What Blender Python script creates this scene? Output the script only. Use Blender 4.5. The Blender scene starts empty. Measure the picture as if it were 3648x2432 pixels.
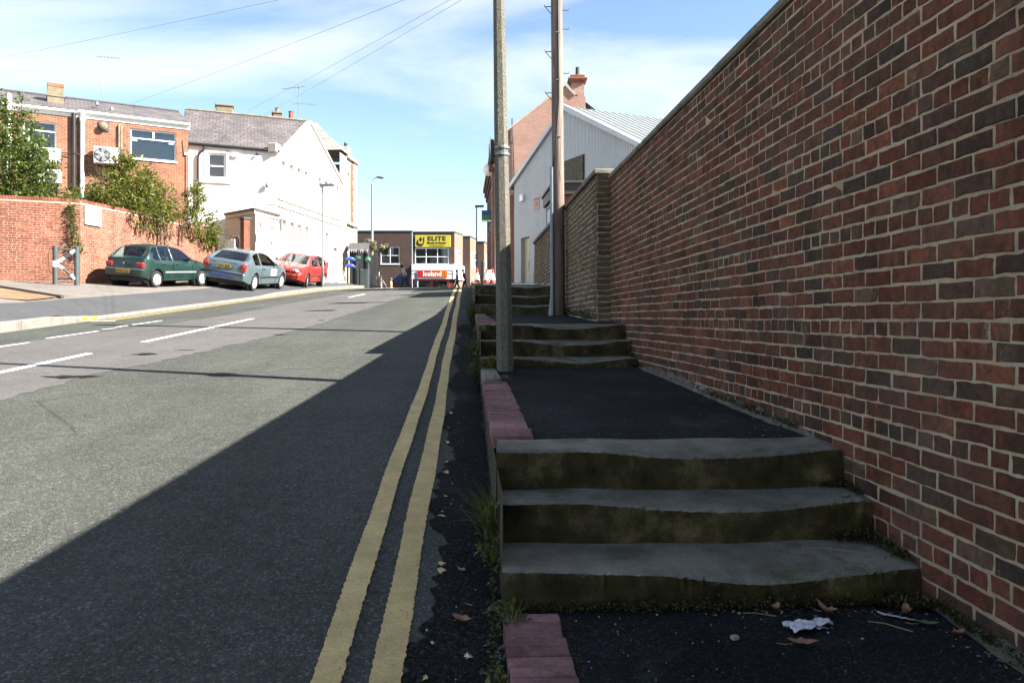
import bpy, bmesh, math, random
from mathutils import Vector, Matrix
from math import sin, cos, pi, radians, sqrt, atan2
random.seed(7)
SC = bpy.context.scene
COL = SC.collection

# ------------------------------------------------------------------ camera, sky, sun, exposure
cam_d = bpy.data.cameras.new('camera'); cam = bpy.data.objects.new('camera', cam_d); COL.objects.link(cam)
cam.location = (0, 0, 0); cam.rotation_euler = (radians(90), 0, 0)
cam_d.sensor_width = 36; cam_d.lens = 27.8; cam_d.shift_y = -0.0225
cam_d.clip_start = 0.05; cam_d.clip_end = 2000
SC.camera = cam

TO_SUN = Vector((1.29, -0.29, 1.0)).normalized()
SUN_EL = math.asin(TO_SUN.z); SUN_AZ = atan2(TO_SUN.x, TO_SUN.y)      # azimuth clockwise from +Y
W = bpy.data.worlds.new('World'); SC.world = W; W.use_nodes = True
def world_sky():
    nt = W.node_tree; nt.nodes.clear(); N = nt.nodes.new; L = nt.links.new
    out = N('ShaderNodeOutputWorld'); bg = N('ShaderNodeBackground'); bg.inputs[1].default_value = 0.051
    sky = N('ShaderNodeTexSky'); sky.sky_type = 'NISHITA'; sky.sun_disc = False
    sky.sun_elevation = SUN_EL; sky.sun_rotation = SUN_AZ; sky.altitude = 20
    sky.air_density = 1.0; sky.dust_density = 0.15; sky.ozone_density = 1.2
    # clouds laid on a flat layer high above: direction divided by its height
    tc = N('ShaderNodeTexCoord'); sp = N('ShaderNodeSeparateXYZ'); L(tc.outputs['Generated'], sp.inputs[0])
    zz = N('ShaderNodeMath'); zz.operation = 'MAXIMUM'; L(sp.outputs['Z'], zz.inputs[0]); zz.inputs[1].default_value = 0.0
    za = N('ShaderNodeMath'); za.operation = 'ADD'; L(zz.outputs[0], za.inputs[0]); za.inputs[1].default_value = 0.42
    dx = N('ShaderNodeMath'); dx.operation = 'DIVIDE'; L(sp.outputs['X'], dx.inputs[0]); L(za.outputs[0], dx.inputs[1])
    dy = N('ShaderNodeMath'); dy.operation = 'DIVIDE'; L(sp.outputs['Y'], dy.inputs[0]); L(za.outputs[0], dy.inputs[1])
    cv = N('ShaderNodeCombineXYZ'); L(dx.outputs[0], cv.inputs[0]); L(dy.outputs[0], cv.inputs[1])
    mp = N('ShaderNodeMapping'); L(cv.outputs[0], mp.inputs[0])
    mp.inputs['Rotation'].default_value = (0, 0, radians(CLOUD[2])); mp.inputs['Scale'].default_value = (0.75, 2.0, 1)
    mp.inputs['Location'].default_value = (CLOUD[0], CLOUD[1], 0)
    nz = N('ShaderNodeTexNoise'); nz.inputs['Scale'].default_value = 0.95; nz.inputs['Detail'].default_value = 7
    nz.inputs['Roughness'].default_value = 0.52; nz.inputs['Distortion'].default_value = 0.5; L(mp.outputs[0], nz.inputs['Vector'])
    rp = N('ShaderNodeValToRGB'); L(nz.outputs[0], rp.inputs[0])
    rp.color_ramp.elements[0].position = 0.475; rp.color_ramp.elements[1].position = 0.67
    mx = N('ShaderNodeMix'); mx.data_type = 'RGBA'; L(rp.outputs[0], mx.inputs[0])
    L(sky.outputs[0], mx.inputs[6]); mx.inputs[7].default_value = (5.2, 5.3, 5.4, 1)
    L(mx.outputs[2], bg.inputs[0]); L(bg.outputs[0], out.inputs[0])
CLOUD = (10.7, 3.2, 55)
world_sky()
sd = bpy.data.lights.new('sun', 'SUN'); sun = bpy.data.objects.new('sun', sd); COL.objects.link(sun)
sd.energy = 5.0; sd.angle = radians(0.5); sd.color = (1.0, 0.95, 0.87)
sun.rotation_mode = 'QUATERNION'; sun.rotation_quaternion = TO_SUN.to_track_quat('Z', 'Y'); sun.location = (20, -5, 30)
vs = SC.view_settings; vs.view_transform = 'Standard'; vs.look = 'None'; vs.gamma = 1; vs.use_curve_mapping = False
vs.exposure = 2.4
SC.cycles.max_bounces = 6; SC.cycles.use_denoising = True

# ------------------------------------------------------------------ helpers
def interp(t, tab):
    if t <= tab[0][0]: return tab[0][1]
    for (a, va), (b, vb) in zip(tab, tab[1:]):
        if t <= b: return va + (vb - va) * (t - a) / (b - a)
    return tab[-1][1]
def R(a, b): return random.uniform(a, b)

class MB:
    def __init__(s): s.v = []; s.f = []; s.m = []
    def add(s, vs, fs, mi=0, M=None):
        o = len(s.v)
        for p in vs: s.v.append(tuple(M @ Vector(p)) if M is not None else tuple(p))
        for f in fs: s.f.append(tuple(i + o for i in f)); s.m.append(mi)
        return s
    def box(s, x0, x1, y0, y1, z0, z1, mi=0, M=None):
        v = [(x0,y0,z0),(x1,y0,z0),(x1,y1,z0),(x0,y1,z0),(x0,y0,z1),(x1,y0,z1),(x1,y1,z1),(x0,y1,z1)]
        return s.add(v, [(0,3,2,1),(4,5,6,7),(0,1,5,4),(1,2,6,5),(2,3,7,6),(3,0,4,7)], mi, M)
    def bbox(s, x0, x1, y0, y1, z0, z1, b=0.01, mi=0, M=None):
        "box with chamfered edges"
        cx, cy, cz = (x0+x1)/2, (y0+y1)/2, (z0+z1)/2; hx, hy, hz = (x1-x0)/2, (y1-y0)/2, (z1-z0)/2
        b = min(b, hx*.45, hy*.45, hz*.45); v = []; idx = {}
        for sx in (-1,1):
            for sy in (-1,1):
                for sz in (-1,1):
                    for ax in range(3):
                        p = [sx*(hx-b), sy*(hy-b), sz*(hz-b)]; p[ax] = (sx*hx, sy*hy, sz*hz)[ax]
                        idx[(sx,sy,sz,ax)] = len(v); v.append((cx+p[0], cy+p[1], cz+p[2]))
        F = []
        for ax in range(3):
            a1, a2 = (ax+1)%3, (ax+2)%3
            for sg in (-1,1):
                q = []
                for (p1,p2) in ((-1,-1),(1,-1),(1,1),(-1,1)):
                    k=[0,0,0]; k[ax]=sg; k[a1]=p1; k[a2]=p2; q.append(idx[(k[0],k[1],k[2],ax)])
                F.append(tuple(q) if sg>0 else tuple(reversed(q)))
        for ax in range(3):
            a1, a2 = (ax+1)%3, (ax+2)%3
            for p1 in (-1,1):
                for p2 in (-1,1):
                    ks=[]
                    for e in (-1,1):
                        k=[0,0,0]; k[ax]=e; k[a1]=p1; k[a2]=p2; ks.append(tuple(k))
                    F.append((idx[ks[0]+(a1,)], idx[ks[1]+(a1,)], idx[ks[1]+(a2,)], idx[ks[0]+(a2,)]))
        for sx in (-1,1):
            for sy in (-1,1):
                for sz in (-1,1): F.append(tuple(idx[(sx,sy,sz,a)] for a in range(3)))
        return s.add(v, F, mi, M)
    def tube(s, pts, r, n=8, mi=0, cap=True):
        pts = [Vector(p) for p in pts]; rs = r if isinstance(r, (list, tuple)) else [r]*len(pts); rings = []
        up = Vector((0,0,1)); ref = None
        for i, p in enumerate(pts):
            d = (pts[min(i+1, len(pts)-1)] - pts[max(i-1,0)]).normalized()
            if ref is None:
                ref = up.cross(d)
                if ref.length < 1e-3: ref = Vector((1,0,0))
            a = (ref - d*ref.dot(d)).normalized(); ref = a; b = d.cross(a)
            rings.append([p + (a*cos(2*pi*k/n) + b*sin(2*pi*k/n))*rs[i] for k in range(n)])
        o = len(s.v)
        for rg in rings: s.v += [tuple(q) for q in rg]
        for i in range(len(rings)-1):
            for k in range(n):
                s.f.append((o+i*n+k, o+i*n+(k+1)%n, o+(i+1)*n+(k+1)%n, o+(i+1)*n+k)); s.m.append(mi)
        if cap:
            s.f.append(tuple(o+k for k in reversed(range(n)))); s.m.append(mi)
            s.f.append(tuple(o+(len(rings)-1)*n+k for k in range(n))); s.m.append(mi)
        return s
    def lathe(s, prof, n=16, c=(0,0,0), mi=0, M=None, ph=0.0, cap=True):
        v = []; F = []
        for (r, z) in prof: v += [(c[0]+r*cos(2*pi*k/n+ph), c[1]+r*sin(2*pi*k/n+ph), c[2]+z) for k in range(n)]
        for i in range(len(prof)-1):
            for k in range(n): F.append((i*n+k, i*n+(k+1)%n, (i+1)*n+(k+1)%n, (i+1)*n+k))
        if cap: F.append(tuple(reversed(range(n)))); F.append(tuple((len(prof)-1)*n+k for k in range(n)))
        return s.add(v, F, mi, M)
    def prism(s, poly, y0, y1, mi=0, M=None):
        "polygon in x,z swept from y0 to y1"
        n = len(poly); v = [(x,y0,z) for x,z in poly] + [(x,y1,z) for x,z in poly]
        F = [tuple(range(n)), tuple(reversed(range(n,2*n)))] + [(i, n+i, n+(i+1)%n, (i+1)%n) for i in range(n)]
        return s.add(v, F, mi, M)
    def slab(s, poly, z0, z1, mi=0, M=None):
        n = len(poly); v = [(x,y,z0) for x,y in poly] + [(x,y,z1) for x,y in poly]
        F = [tuple(reversed(range(n))), tuple(range(n,2*n))] + [(i,(i+1)%n,n+(i+1)%n,n+i) for i in range(n)]
        return s.add(v, F, mi, M)
    def ball(s, c, rx, ry=None, rz=None, n=12, m=8, mi=0, M=None):
        ry = ry or rx; rz = rz or rx
        v = [(c[0],c[1],c[2]-rz)]
        for i in range(1,m):
            t = -pi/2 + pi*i/m
            v += [(c[0]+rx*cos(t)*cos(2*pi*k/n), c[1]+ry*cos(t)*sin(2*pi*k/n), c[2]+rz*sin(t)) for k in range(n)]
        v.append((c[0],c[1],c[2]+rz)); F = [(0,1+(k+1)%n,1+k) for k in range(n)]
        for i in range(m-2):
            for k in range(n): F.append((1+i*n+k,1+i*n+(k+1)%n,1+(i+1)*n+(k+1)%n,1+(i+1)*n+k))
        l = len(v)-1
        F += [(l,1+(m-2)*n+k,1+(m-2)*n+(k+1)%n) for k in range(n)]
        return s.add(v, F, mi, M)
    def grid(s, nx, ny, fn, mi=0, flip=False):
        o = len(s.v)
        for j in range(ny+1):
            for i in range(nx+1): s.v.append(tuple(fn(i/nx, j/ny)))
        for j in range(ny):
            for i in range(nx):
                a = o+j*(nx+1)+i; q = (a, a+1, a+nx+2, a+nx+1)
                s.f.append(tuple(reversed(q)) if flip else q); s.m.append(mi)
        return s
    def mesh(s, name, mats):
        me = bpy.data.meshes.new(name); me.from_pydata(s.v, [], s.f)
        for m in (mats if isinstance(mats, (list,tuple)) else [mats]): me.materials.append(m)
        if isinstance(mats, (list,tuple)) and len(mats) > 1: me.polygons.foreach_set('material_index', s.m)
        me.update(); return me
    def build(s, name, mats, parent=None, smooth=False, loc=None, rz=0, norm=True):
        me = s.mesh(name, mats)
        if norm:
            bm = bmesh.new(); bm.from_mesh(me); bmesh.ops.recalc_face_normals(bm, faces=bm.faces); bm.to_mesh(me); bm.free()
        if smooth: 
            for p in me.polygons: p.use_smooth = True
            if smooth != True: me.set_sharp_from_angle(angle=radians(smooth))
        o = bpy.data.objects.new(name, me); COL.objects.link(o)
        if parent is not None: o.parent = parent
        if loc is not None: o.location = loc
        if rz: o.rotation_euler.z = rz
        return o

def thing(name, label, cat, loc=(0,0,0), rz=0, group=None):
    o = bpy.data.objects.new(name, None); COL.objects.link(o); o.empty_display_size = 0.2
    o.location = loc; o.rotation_euler = (0,0,rz); return tag(o, label, cat, group)
def tag(o, label=None, cat=None, group=None, kind=None):
    if label: o['label'] = label
    if cat: o['category'] = cat
    if group: o['group'] = group
    if kind: o['kind'] = kind
    return o
def struct(o): o['kind'] = 'structure'; return o
def root(name, loc=(0,0,0), rz=0):
    o = bpy.data.objects.new(name, None); COL.objects.link(o); o.location = loc; o.rotation_euler.z = rz; return struct(o)
def copy_tree(o, parent=None):
    c = o.copy(); COL.objects.link(c); c.parent = parent
    for ch in list(o.children): copy_tree(ch, c)
    return c
def text(name, s, size, mat, parent, loc, rot, depth=0.004, bold=0.0, sx=1.0, align='CENTER', spacing=1.0):
    cu = bpy.data.curves.new(name, 'FONT'); cu.body = s; cu.size = size; cu.extrude = depth; cu.offset = bold
    cu.align_x = align; cu.align_y = 'CENTER'; cu.space_character = spacing; cu.resolution_u = 3
    t = bpy.data.objects.new(name, cu); COL.objects.link(t); bpy.context.view_layer.update()
    me = bpy.data.meshes.new_from_object(t.evaluated_get(bpy.context.evaluated_depsgraph_get()))
    bpy.data.objects.remove(t); bpy.data.curves.remove(cu)
    me.materials.clear(); me.materials.append(mat)
    o = bpy.data.objects.new(name, me); COL.objects.link(o); o.parent = parent; o.location = loc; o.rotation_euler = rot; o.scale = (sx,1,1)
    return o

# ------------------------------------------------------------------ materials
K_ALB = 0.56
class NT:
    K = K_ALB
    def __init__(s, name):
        s.K = NT.K
        s.mat = bpy.data.materials.new(name); s.mat.use_nodes = True; s.t = s.mat.node_tree
        s.b = s.t.nodes['Principled BSDF']; s.out = s.t.nodes['Material Output']
    def n(s, typ, **kw):
        x = s.t.nodes.new(typ)
        for k, v in kw.items():
            if k == 'op': x.operation = v
            elif hasattr(x, k): setattr(x, k, v)
        return x
    def link(s, a, b): s.t.links.new(a, b)
    def pos(s, obj=False, scale=None):
        if obj: o = s.n('ShaderNodeTexCoord').outputs['Object']
        else: o = s.n('ShaderNodeNewGeometry').outputs['Position']
        if scale:
            m = s.n('ShaderNodeMapping'); m.inputs['Scale'].default_value = scale; s.link(o, m.inputs[0]); o = m.outputs[0]
        return o
    def noise(s, vec, scale, detail=4, rough=0.55, dist=0):
        x = s.n('ShaderNodeTexNoise'); s.link(vec, x.inputs['Vector'])
        x.inputs['Scale'].default_value = scale; x.inputs['Detail'].default_value = detail
        x.inputs['Roughness'].default_value = rough; x.inputs['Distortion'].default_value = dist; return x.outputs[0]
    def voro(s, vec, scale, feature='F1', out='Distance'):
        x = s.n('ShaderNodeTexVoronoi'); x.feature = feature; s.link(vec, x.inputs['Vector']); x.inputs['Scale'].default_value = scale
        return x.outputs[out]
    def ramp(s, fac, stops, const=False):
        x = s.n('ShaderNodeValToRGB'); s.link(fac, x.inputs[0]); cr = x.color_ramp
        if const: cr.interpolation = 'CONSTANT'
        while len(cr.elements) < len(stops): cr.elements.new(0.5)
        for e, (p, c) in zip(cr.elements, stops):
            e.position = p; e.color = (c, c, c, 1) if isinstance(c, (int,float)) else tuple(c)+(1,)
        return x.outputs[0]
    def mix(s, fac, a, b, mode='MIX'):
        x = s.n('ShaderNodeMix'); x.data_type = 'RGBA'; x.blend_type = mode
        for i, v in ((0,fac),(6,a),(7,b)):
            if hasattr(v, 'links'): s.link(v, x.inputs[i])
            elif isinstance(v, (int,float)): x.inputs[i].default_value = v
            else: x.inputs[i].default_value = tuple(v)+(1,)
        return x.outputs[2]
    def math(s, op, a, b=0.5, c=None):
        x = s.n('ShaderNodeMath'); x.operation = op
        for i, v in enumerate((a,b,c)):
            if v is None: continue
            if hasattr(v, 'links'): s.link(v, x.inputs[i])
            else: x.inputs[i].default_value = v
        return x.outputs[0]
    def bump(s, h, strength=0.3, dist=0.01):
        x = s.n('ShaderNodeBump'); s.link(h, x.inputs['Height']); x.inputs['Strength'].default_value = strength; x.inputs['Distance'].default_value = dist
        s.link(x.outputs[0], s.b.inputs['Normal'])
    def fin(s, col=None, rough=0.8, metal=0, spec=0.3):
        if col is not None:
            if s.K != 1:
                col = s.mix(1.0, col, (s.K,)*3, 'MULTIPLY') if hasattr(col, 'links') else sc3(col, s.K)
            if hasattr(col, 'links'): s.link(col, s.b.inputs['Base Color'])
            else: s.b.inputs['Base Color'].default_value = tuple(col)+(1,)
        if hasattr(rough, 'links'): s.link(rough, s.b.inputs['Roughness'])
        else: s.b.inputs['Roughness'].default_value = rough
        s.b.inputs['Metallic'].default_value = metal; s.b.inputs['Specular IOR Level'].default_value = spec
        return s.mat
def sc3(c, k): return tuple(min(1, x*k) for x in c)

def m_plain(name, col, rough=0.6, metal=0, spec=0.4, var=0.18, scale=6, bump=0.0, bscale=60, K=None):
    t = NT(name); t.K = K if K is not None else (1.0 if min(col) > 0.6 else t.K); p = t.pos(); n = t.noise(p, scale, 5)
    c = t.ramp(n, [(0.3, sc3(col, 1-var)), (0.7, sc3(col, 1+var))])
    if bump: t.bump(t.noise(p, bscale, 4), bump, 0.01)
    return t.fin(c, rough, metal, spec)
def m_asphalt(name, base, agg=0.5, scale=1.0, lo=0.7, hi=1.3, bump=0.5, stain=None, spec=0.25, track=0.0):
    t = NT(name); p = t.pos()
    v = t.n('ShaderNodeTexVoronoi'); t.link(p, v.inputs['Vector']); v.inputs['Scale'].default_value = 95*scale
    sep = t.n('ShaderNodeSeparateColor'); t.link(v.outputs['Color'], sep.inputs[0])
    spk = t.ramp(sep.outputs[0], [(0.0, 1-agg*0.6), (0.6, 1.0), (0.86, 1+agg*0.5), (1.0, 1+agg*2.4)])
    big = t.ramp(t.noise(p, 0.7, 6, 0.6), [(0.28, lo), (0.72, hi)])
    mid = t.ramp(t.noise(p, 9, 5, 0.6), [(0.25, 0.86), (0.75, 1.14)])
    fine = t.ramp(t.noise(p, 40, 3, 0.7), [(0.3, 0.78), (0.7, 1.2)])
    c = t.mix(1.0, base, spk, 'MULTIPLY'); c = t.mix(1.0, c, big, 'MULTIPLY'); c = t.mix(1.0, c, mid, 'MULTIPLY'); c = t.mix(1.0, c, fine, 'MULTIPLY')
    if track:
        tm = t.n('ShaderNodeMapping'); tm.inputs['Scale'].default_value = (1.1,0.05,1); t.link(p, tm.inputs[0]); c = t.mix(1.0, c, t.ramp(t.noise(tm.outputs[0], 1.6, 4, 0.6), [(0.3,1-track),(0.7,1+track)]), 'MULTIPLY')
        ck = t.ramp(t.math('MULTIPLY', t.ramp(t.voro(t.pos(False,(0.35,0.9,1)), 0.8, 'DISTANCE_TO_EDGE'), [(0.0,1.0),(0.006,0)]), t.ramp(t.noise(p,0.9,3),[(0.5,0),(0.6,1)])), [(0,0),(1,0.6)]); c = t.mix(ck, c, sc3(base,0.3))
        dr = t.ramp(t.noise(p, 3.1, 5, 0.75, 0.6), [(0.66,0),(0.74,0.45)]); c = t.mix(dr, c, sc3(base,0.62))
    if stain:
        f = t.ramp(t.noise(p, 1.7, 6, 0.65, 1.0), [(0.56, 0.0), (0.7, 0.8)]); c = t.mix(f, c, stain)
    h = t.math('ADD', t.math('MULTIPLY', v.outputs['Distance'], -1.0), t.noise(p, 28, 4))
    t.bump(h, bump, 0.012); return t.fin(c, 0.97, 0, spec*0.3)
def m_brick_piece(name, cols, dirt=(0.14,0.13,0.10), dirt_amt=0.25, pale=(0.55,0.52,0.47), pale_amt=0.25, bump=0.5, moss=0.0):
    t = NT(name); p = t.pos(); g = t.n('ShaderNodeNewGeometry'); oi = t.n('ShaderNodeObjectInfo')
    r = t.math('FRACT', t.math('ADD', g.outputs['Random Per Island'], oi.outputs['Random']))
    st = [(i/len(cols), c) for i, c in enumerate(cols)]
    c = t.ramp(r, st, True)
    r2 = t.math('FRACT', t.math('MULTIPLY', r, 37.7)); c = t.mix(1.0, c, t.ramp(r2, [(0,0.72),(1,1.25)]), 'MULTIPLY')
    c = t.mix(t.ramp(t.noise(p, 11, 5, 0.7, 0.8), [(0.42,0),(0.62,0.65)]), c, sc3(cols[-1],0.9))
    c = t.mix(t.ramp(t.noise(p, 15, 5, 0.7, 0.5), [(0.5,0),(0.7,0.4)]), c, sc3(cols[0],1.15))
    c = t.mix(1.0, c, t.ramp(t.noise(p, 22, 5, 0.65), [(0.25,0.66),(0.75,1.34)]), 'MULTIPLY')
    c = t.mix(1.0, c, t.ramp(t.noise(p, 170, 3, 0.7), [(0.3,0.75),(0.7,1.25)]), 'MULTIPLY')
    c = t.mix(t.ramp(t.noise(p, 2.3, 6, 0.6), [(0.45,0),(0.75,dirt_amt*2)]), c, dirt)
    ps = t.n('ShaderNodeMapping'); ps.inputs['Scale'].default_value = (1,1,0.18); t.link(p, ps.inputs[0])
    f = t.math('MULTIPLY', t.ramp(t.noise(ps.outputs[0], 9, 6, 0.7), [(0.62,0),(0.74,1)]), t.ramp(t.noise(p, 60, 3, 0.7), [(0.45,0),(0.6,pale_amt*2)]))
    c = t.mix(f, c, pale)
    if moss:
        z = t.n('ShaderNodeSeparateXYZ'); t.link(p, z.inputs[0])
        f = t.math('MULTIPLY', t.ramp(t.noise(p, 5, 5, 0.7), [(0.46,0),(0.56,1)]), moss); c = t.mix(f, c, (0.055,0.06,0.014))
    c = t.mix(1.0, c, t.ramp(t.noise(ps.outputs[0], 1.6, 6, 0.65), [(0.3,0.50),(0.5,0.95),(0.72,1.22)]), 'MULTIPLY')
    t.bump(t.math('ADD', t.noise(p, 90, 5, 0.7), t.noise(p, 24, 3)), bump, 0.006)
    return t.fin(c, 0.93, 0, 0.08)
def m_mortar(name, col, pale=0.3, bump=0.5, dark=0.25):
    t = NT(name); p = t.pos()
    c = t.ramp(t.noise(p, 5, 6, 0.65), [(0.25, sc3(col,1-dark)), (0.55, col), (0.8, sc3(col,1.2))])
    c = t.mix(1.0, c, t.ramp(t.noise(p, 120, 3, 0.7), [(0.3,0.78),(0.7,1.2)]), 'MULTIPLY')
    c = t.mix(t.ramp(t.noise(p, 1.8, 5, 0.7), [(0.58,0),(0.68,pale)]), c, (0.72,0.7,0.66))
    t.bump(t.noise(p, 70, 5, 0.7), bump, 0.008); return t.fin(c, 0.95, 0, 0.15)
def m_brickwork(name, c1, c2, mortar, scale=1.0, bump=0.5, var=0.3, obj=True, lit=1.0, rot=False):
    "small far-off brickwork in the local x (+y) / z plane"
    t = NT(name); p = t.pos(obj); s = t.n('ShaderNodeSeparateXYZ'); t.link(p, s.inputs[0])
    u = t.math('ADD', s.outputs[0], s.outputs[1]); cb = t.n('ShaderNodeCombineXYZ'); t.link(u, cb.inputs[0]); t.link(s.outputs[2], cb.inputs[1])
    b = t.n('ShaderNodeTexBrick'); t.link(cb.outputs[0], b.inputs['Vector'])
    b.inputs['Scale'].default_value = 1.0; b.inputs['Brick Width'].default_value = 0.225*scale; b.inputs['Row Height'].default_value = 0.075*scale
    b.inputs['Mortar Size'].default_value = 0.006*scale; b.inputs['Mortar Smooth'].default_value = 0.3; b.inputs['Bias'].default_value = -0.1
    b.inputs['Color1'].default_value = tuple(c1)+(1,); b.inputs['Color2'].default_value = tuple(c2)+(1,); b.inputs['Mortar'].default_value = tuple(mortar)+(1,)
    c = t.mix(1.0, b.outputs['Color'], t.ramp(t.noise(p, 1.3, 6, 0.65), [(0.3,1-var),(0.7,1+var)]), 'MULTIPLY')
    c = t.mix(1.0, c, t.ramp(t.noise(p, 9, 4, 0.7), [(0.3,0.85),(0.7,1.15)]), 'MULTIPLY')
    t.bump(t.math('MULTIPLY', b.outputs['Fac'], -1.0), bump, 0.01); return t.fin(c, 0.9, 0, 0.2)
def m_slate(name, base, pale=0.2, w=0.3, h=0.2):
    t = NT(name); p = t.pos(True); s = t.n('ShaderNodeSeparateXYZ'); t.link(p, s.inputs[0])
    cb = t.n('ShaderNodeCombineXYZ'); t.link(s.outputs[0], cb.inputs[0]); t.link(t.math('MULTIPLY', s.outputs[2], 1.5), cb.inputs[1])
    b = t.n('ShaderNodeTexBrick'); t.link(cb.outputs[0], b.inputs['Vector']); b.inputs['Scale'].default_value = 1
    b.inputs['Brick Width'].default_value = w; b.inputs['Row Height'].default_value = h; b.inputs['Mortar Size'].default_value = 0.011; b.inputs['Bias'].default_value = 0
    b.inputs['Color1'].default_value = tuple(sc3(base,0.8))+(1,); b.inputs['Color2'].default_value = tuple(sc3(base,1.2))+(1,); b.inputs['Mortar'].default_value = tuple(sc3(base,0.35))+(1,)
    c = t.mix(t.ramp(t.noise(p, 3, 6, 0.7), [(0.6,0),(0.7,pale)]), b.outputs['Color'], (0.5,0.48,0.44))
    c = t.mix(1.0, c, t.ramp(t.noise(p, 1.1, 5), [(0.3,0.8),(0.7,1.2)]), 'MULTIPLY')
    t.bump(t.math('MULTIPLY', b.outputs['Fac'], -1.0), 0.6, 0.02); return t.fin(c, 0.55, 0, 0.4)
def m_paint_car(name, col, flake=0.2):
    t = NT(name); p = t.pos(True)
    c = t.mix(t.ramp(t.noise(p, 3, 5, 0.7), [(0.4,0),(0.8,0.10)]), col, (0.25,0.23,0.2))
    t.b.inputs['Coat Weight'].default_value = 0.5; t.b.inputs['Coat Roughness'].default_value = 0.06
    return t.fin(c, 0.38, flake, 0.5)
def m_glass(name, tint=(0.75,0.82,0.8), clear=0.6, rough=0.02):
    t = NT(name); tr = t.n('ShaderNodeBsdfTransparent'); tr.inputs[0].default_value = tuple(tint)+(1,)
    gl = t.n('ShaderNodeBsdfGlossy'); gl.inputs['Roughness'].default_value = rough; gl.inputs[0].default_value = (0.9,0.95,1,1)
    fr = t.n('ShaderNodeFresnel'); fr.inputs[0].default_value = 1.5
    f = t.math('ADD', t.math('MULTIPLY', fr.outputs[0], 0.9), 1-clear); f = t.math('MINIMUM', f, 1.0)
    m = t.n('ShaderNodeMixShader'); t.link(f, m.inputs[0]); t.link(tr.outputs[0], m.inputs[1]); t.link(gl.outputs[0], m.inputs[2])
    t.link(m.outputs[0], t.out.inputs[0]); return t.mat
def m_leaf(name, cols, trans=0.35):
    t = NT(name); g = t.n('ShaderNodeNewGeometry'); p = t.pos()
    c = t.ramp(g.outputs['Random Per Island'], [(i/(len(cols)-1), sc3(c,.62)) for i, c in enumerate(cols)])
    c = t.mix(1.0, c, t.ramp(t.noise(p, 2.2, 3), [(0.3,0.7),(0.7,1.25)]), 'MULTIPLY')
    t.link(c, t.b.inputs['Base Color']); t.b.inputs['Roughness'].default_value = 0.5; t.b.inputs['Specular IOR Level'].default_value = 0.35
    tl = t.n('ShaderNodeBsdfTranslucent'); t.link(t.mix(1.0, c, (1.2,1.3,0.6), 'MULTIPLY'), tl.inputs[0])
    m = t.n('ShaderNodeMixShader'); m.inputs[0].default_value = trans; t.link(t.b.outputs[0], m.inputs[1]); t.link(tl.outputs[0], m.inputs[2])
    t.link(m.outputs[0], t.out.inputs[0]); return t.mat
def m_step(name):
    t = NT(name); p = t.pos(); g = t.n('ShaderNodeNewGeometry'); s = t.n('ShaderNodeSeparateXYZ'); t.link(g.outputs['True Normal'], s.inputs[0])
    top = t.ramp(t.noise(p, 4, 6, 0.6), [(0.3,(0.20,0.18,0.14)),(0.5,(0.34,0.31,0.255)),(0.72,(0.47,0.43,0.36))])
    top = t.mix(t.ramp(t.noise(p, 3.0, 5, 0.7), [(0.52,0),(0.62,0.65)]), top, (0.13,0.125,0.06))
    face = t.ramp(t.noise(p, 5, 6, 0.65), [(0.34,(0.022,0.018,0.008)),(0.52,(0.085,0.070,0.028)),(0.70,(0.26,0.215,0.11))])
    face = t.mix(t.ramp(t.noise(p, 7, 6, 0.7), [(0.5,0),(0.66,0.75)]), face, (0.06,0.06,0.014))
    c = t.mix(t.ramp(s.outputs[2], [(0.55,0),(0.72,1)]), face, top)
    c = t.mix(1.0, c, t.ramp(t.noise(p, 130, 4, 0.7), [(0.3,0.7),(0.7,1.28)]), 'MULTIPLY')
    c = t.mix(t.ramp(t.noise(p, 1.1, 6, 0.7), [(0.45,0),(0.7,0.5)]), c, (0.075,0.07,0.05))
    t.bump(t.math('ADD', t.noise(p, 60, 5, 0.7), t.noise(p, 14, 5, .7)), 0.7, 0.015); return t.fin(c, 0.92, 0, 0.12)
def m_yellow(name, col=(0.86,0.62,0.26), wear=0.62):
    t = NT(name); p = t.pos()
    c = t.ramp(t.noise(p, 6, 5, 0.6), [(0.3,sc3(col,0.78)),(0.7,sc3(col,1.15))])
    c = t.mix(1.0, c, t.ramp(t.noise(p, 110, 3, 0.8), [(0.3,0.72),(0.65,1.18)]), 'MULTIPLY')
    c = t.mix(t.ramp(t.noise(p, 45, 5, 0.8), [(0.6,0),(0.68,wear)]), c, (0.05,0.05,0.052))
    s = t.n('ShaderNodeMapping'); s.inputs['Scale'].default_value = (1.5,7,1); t.link(p, s.inputs[0])
    cr = t.voro(s.outputs[0], 1.6, 'DISTANCE_TO_EDGE'); c = t.mix(t.ramp(cr, [(0.0,0.45),(0.006,0)]), c, (0.12,0.10,0.06))
    t.bump(t.noise(p, 90, 4), 0.3, 0.006); return t.fin(c, 0.8, 0, 0.3)

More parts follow.
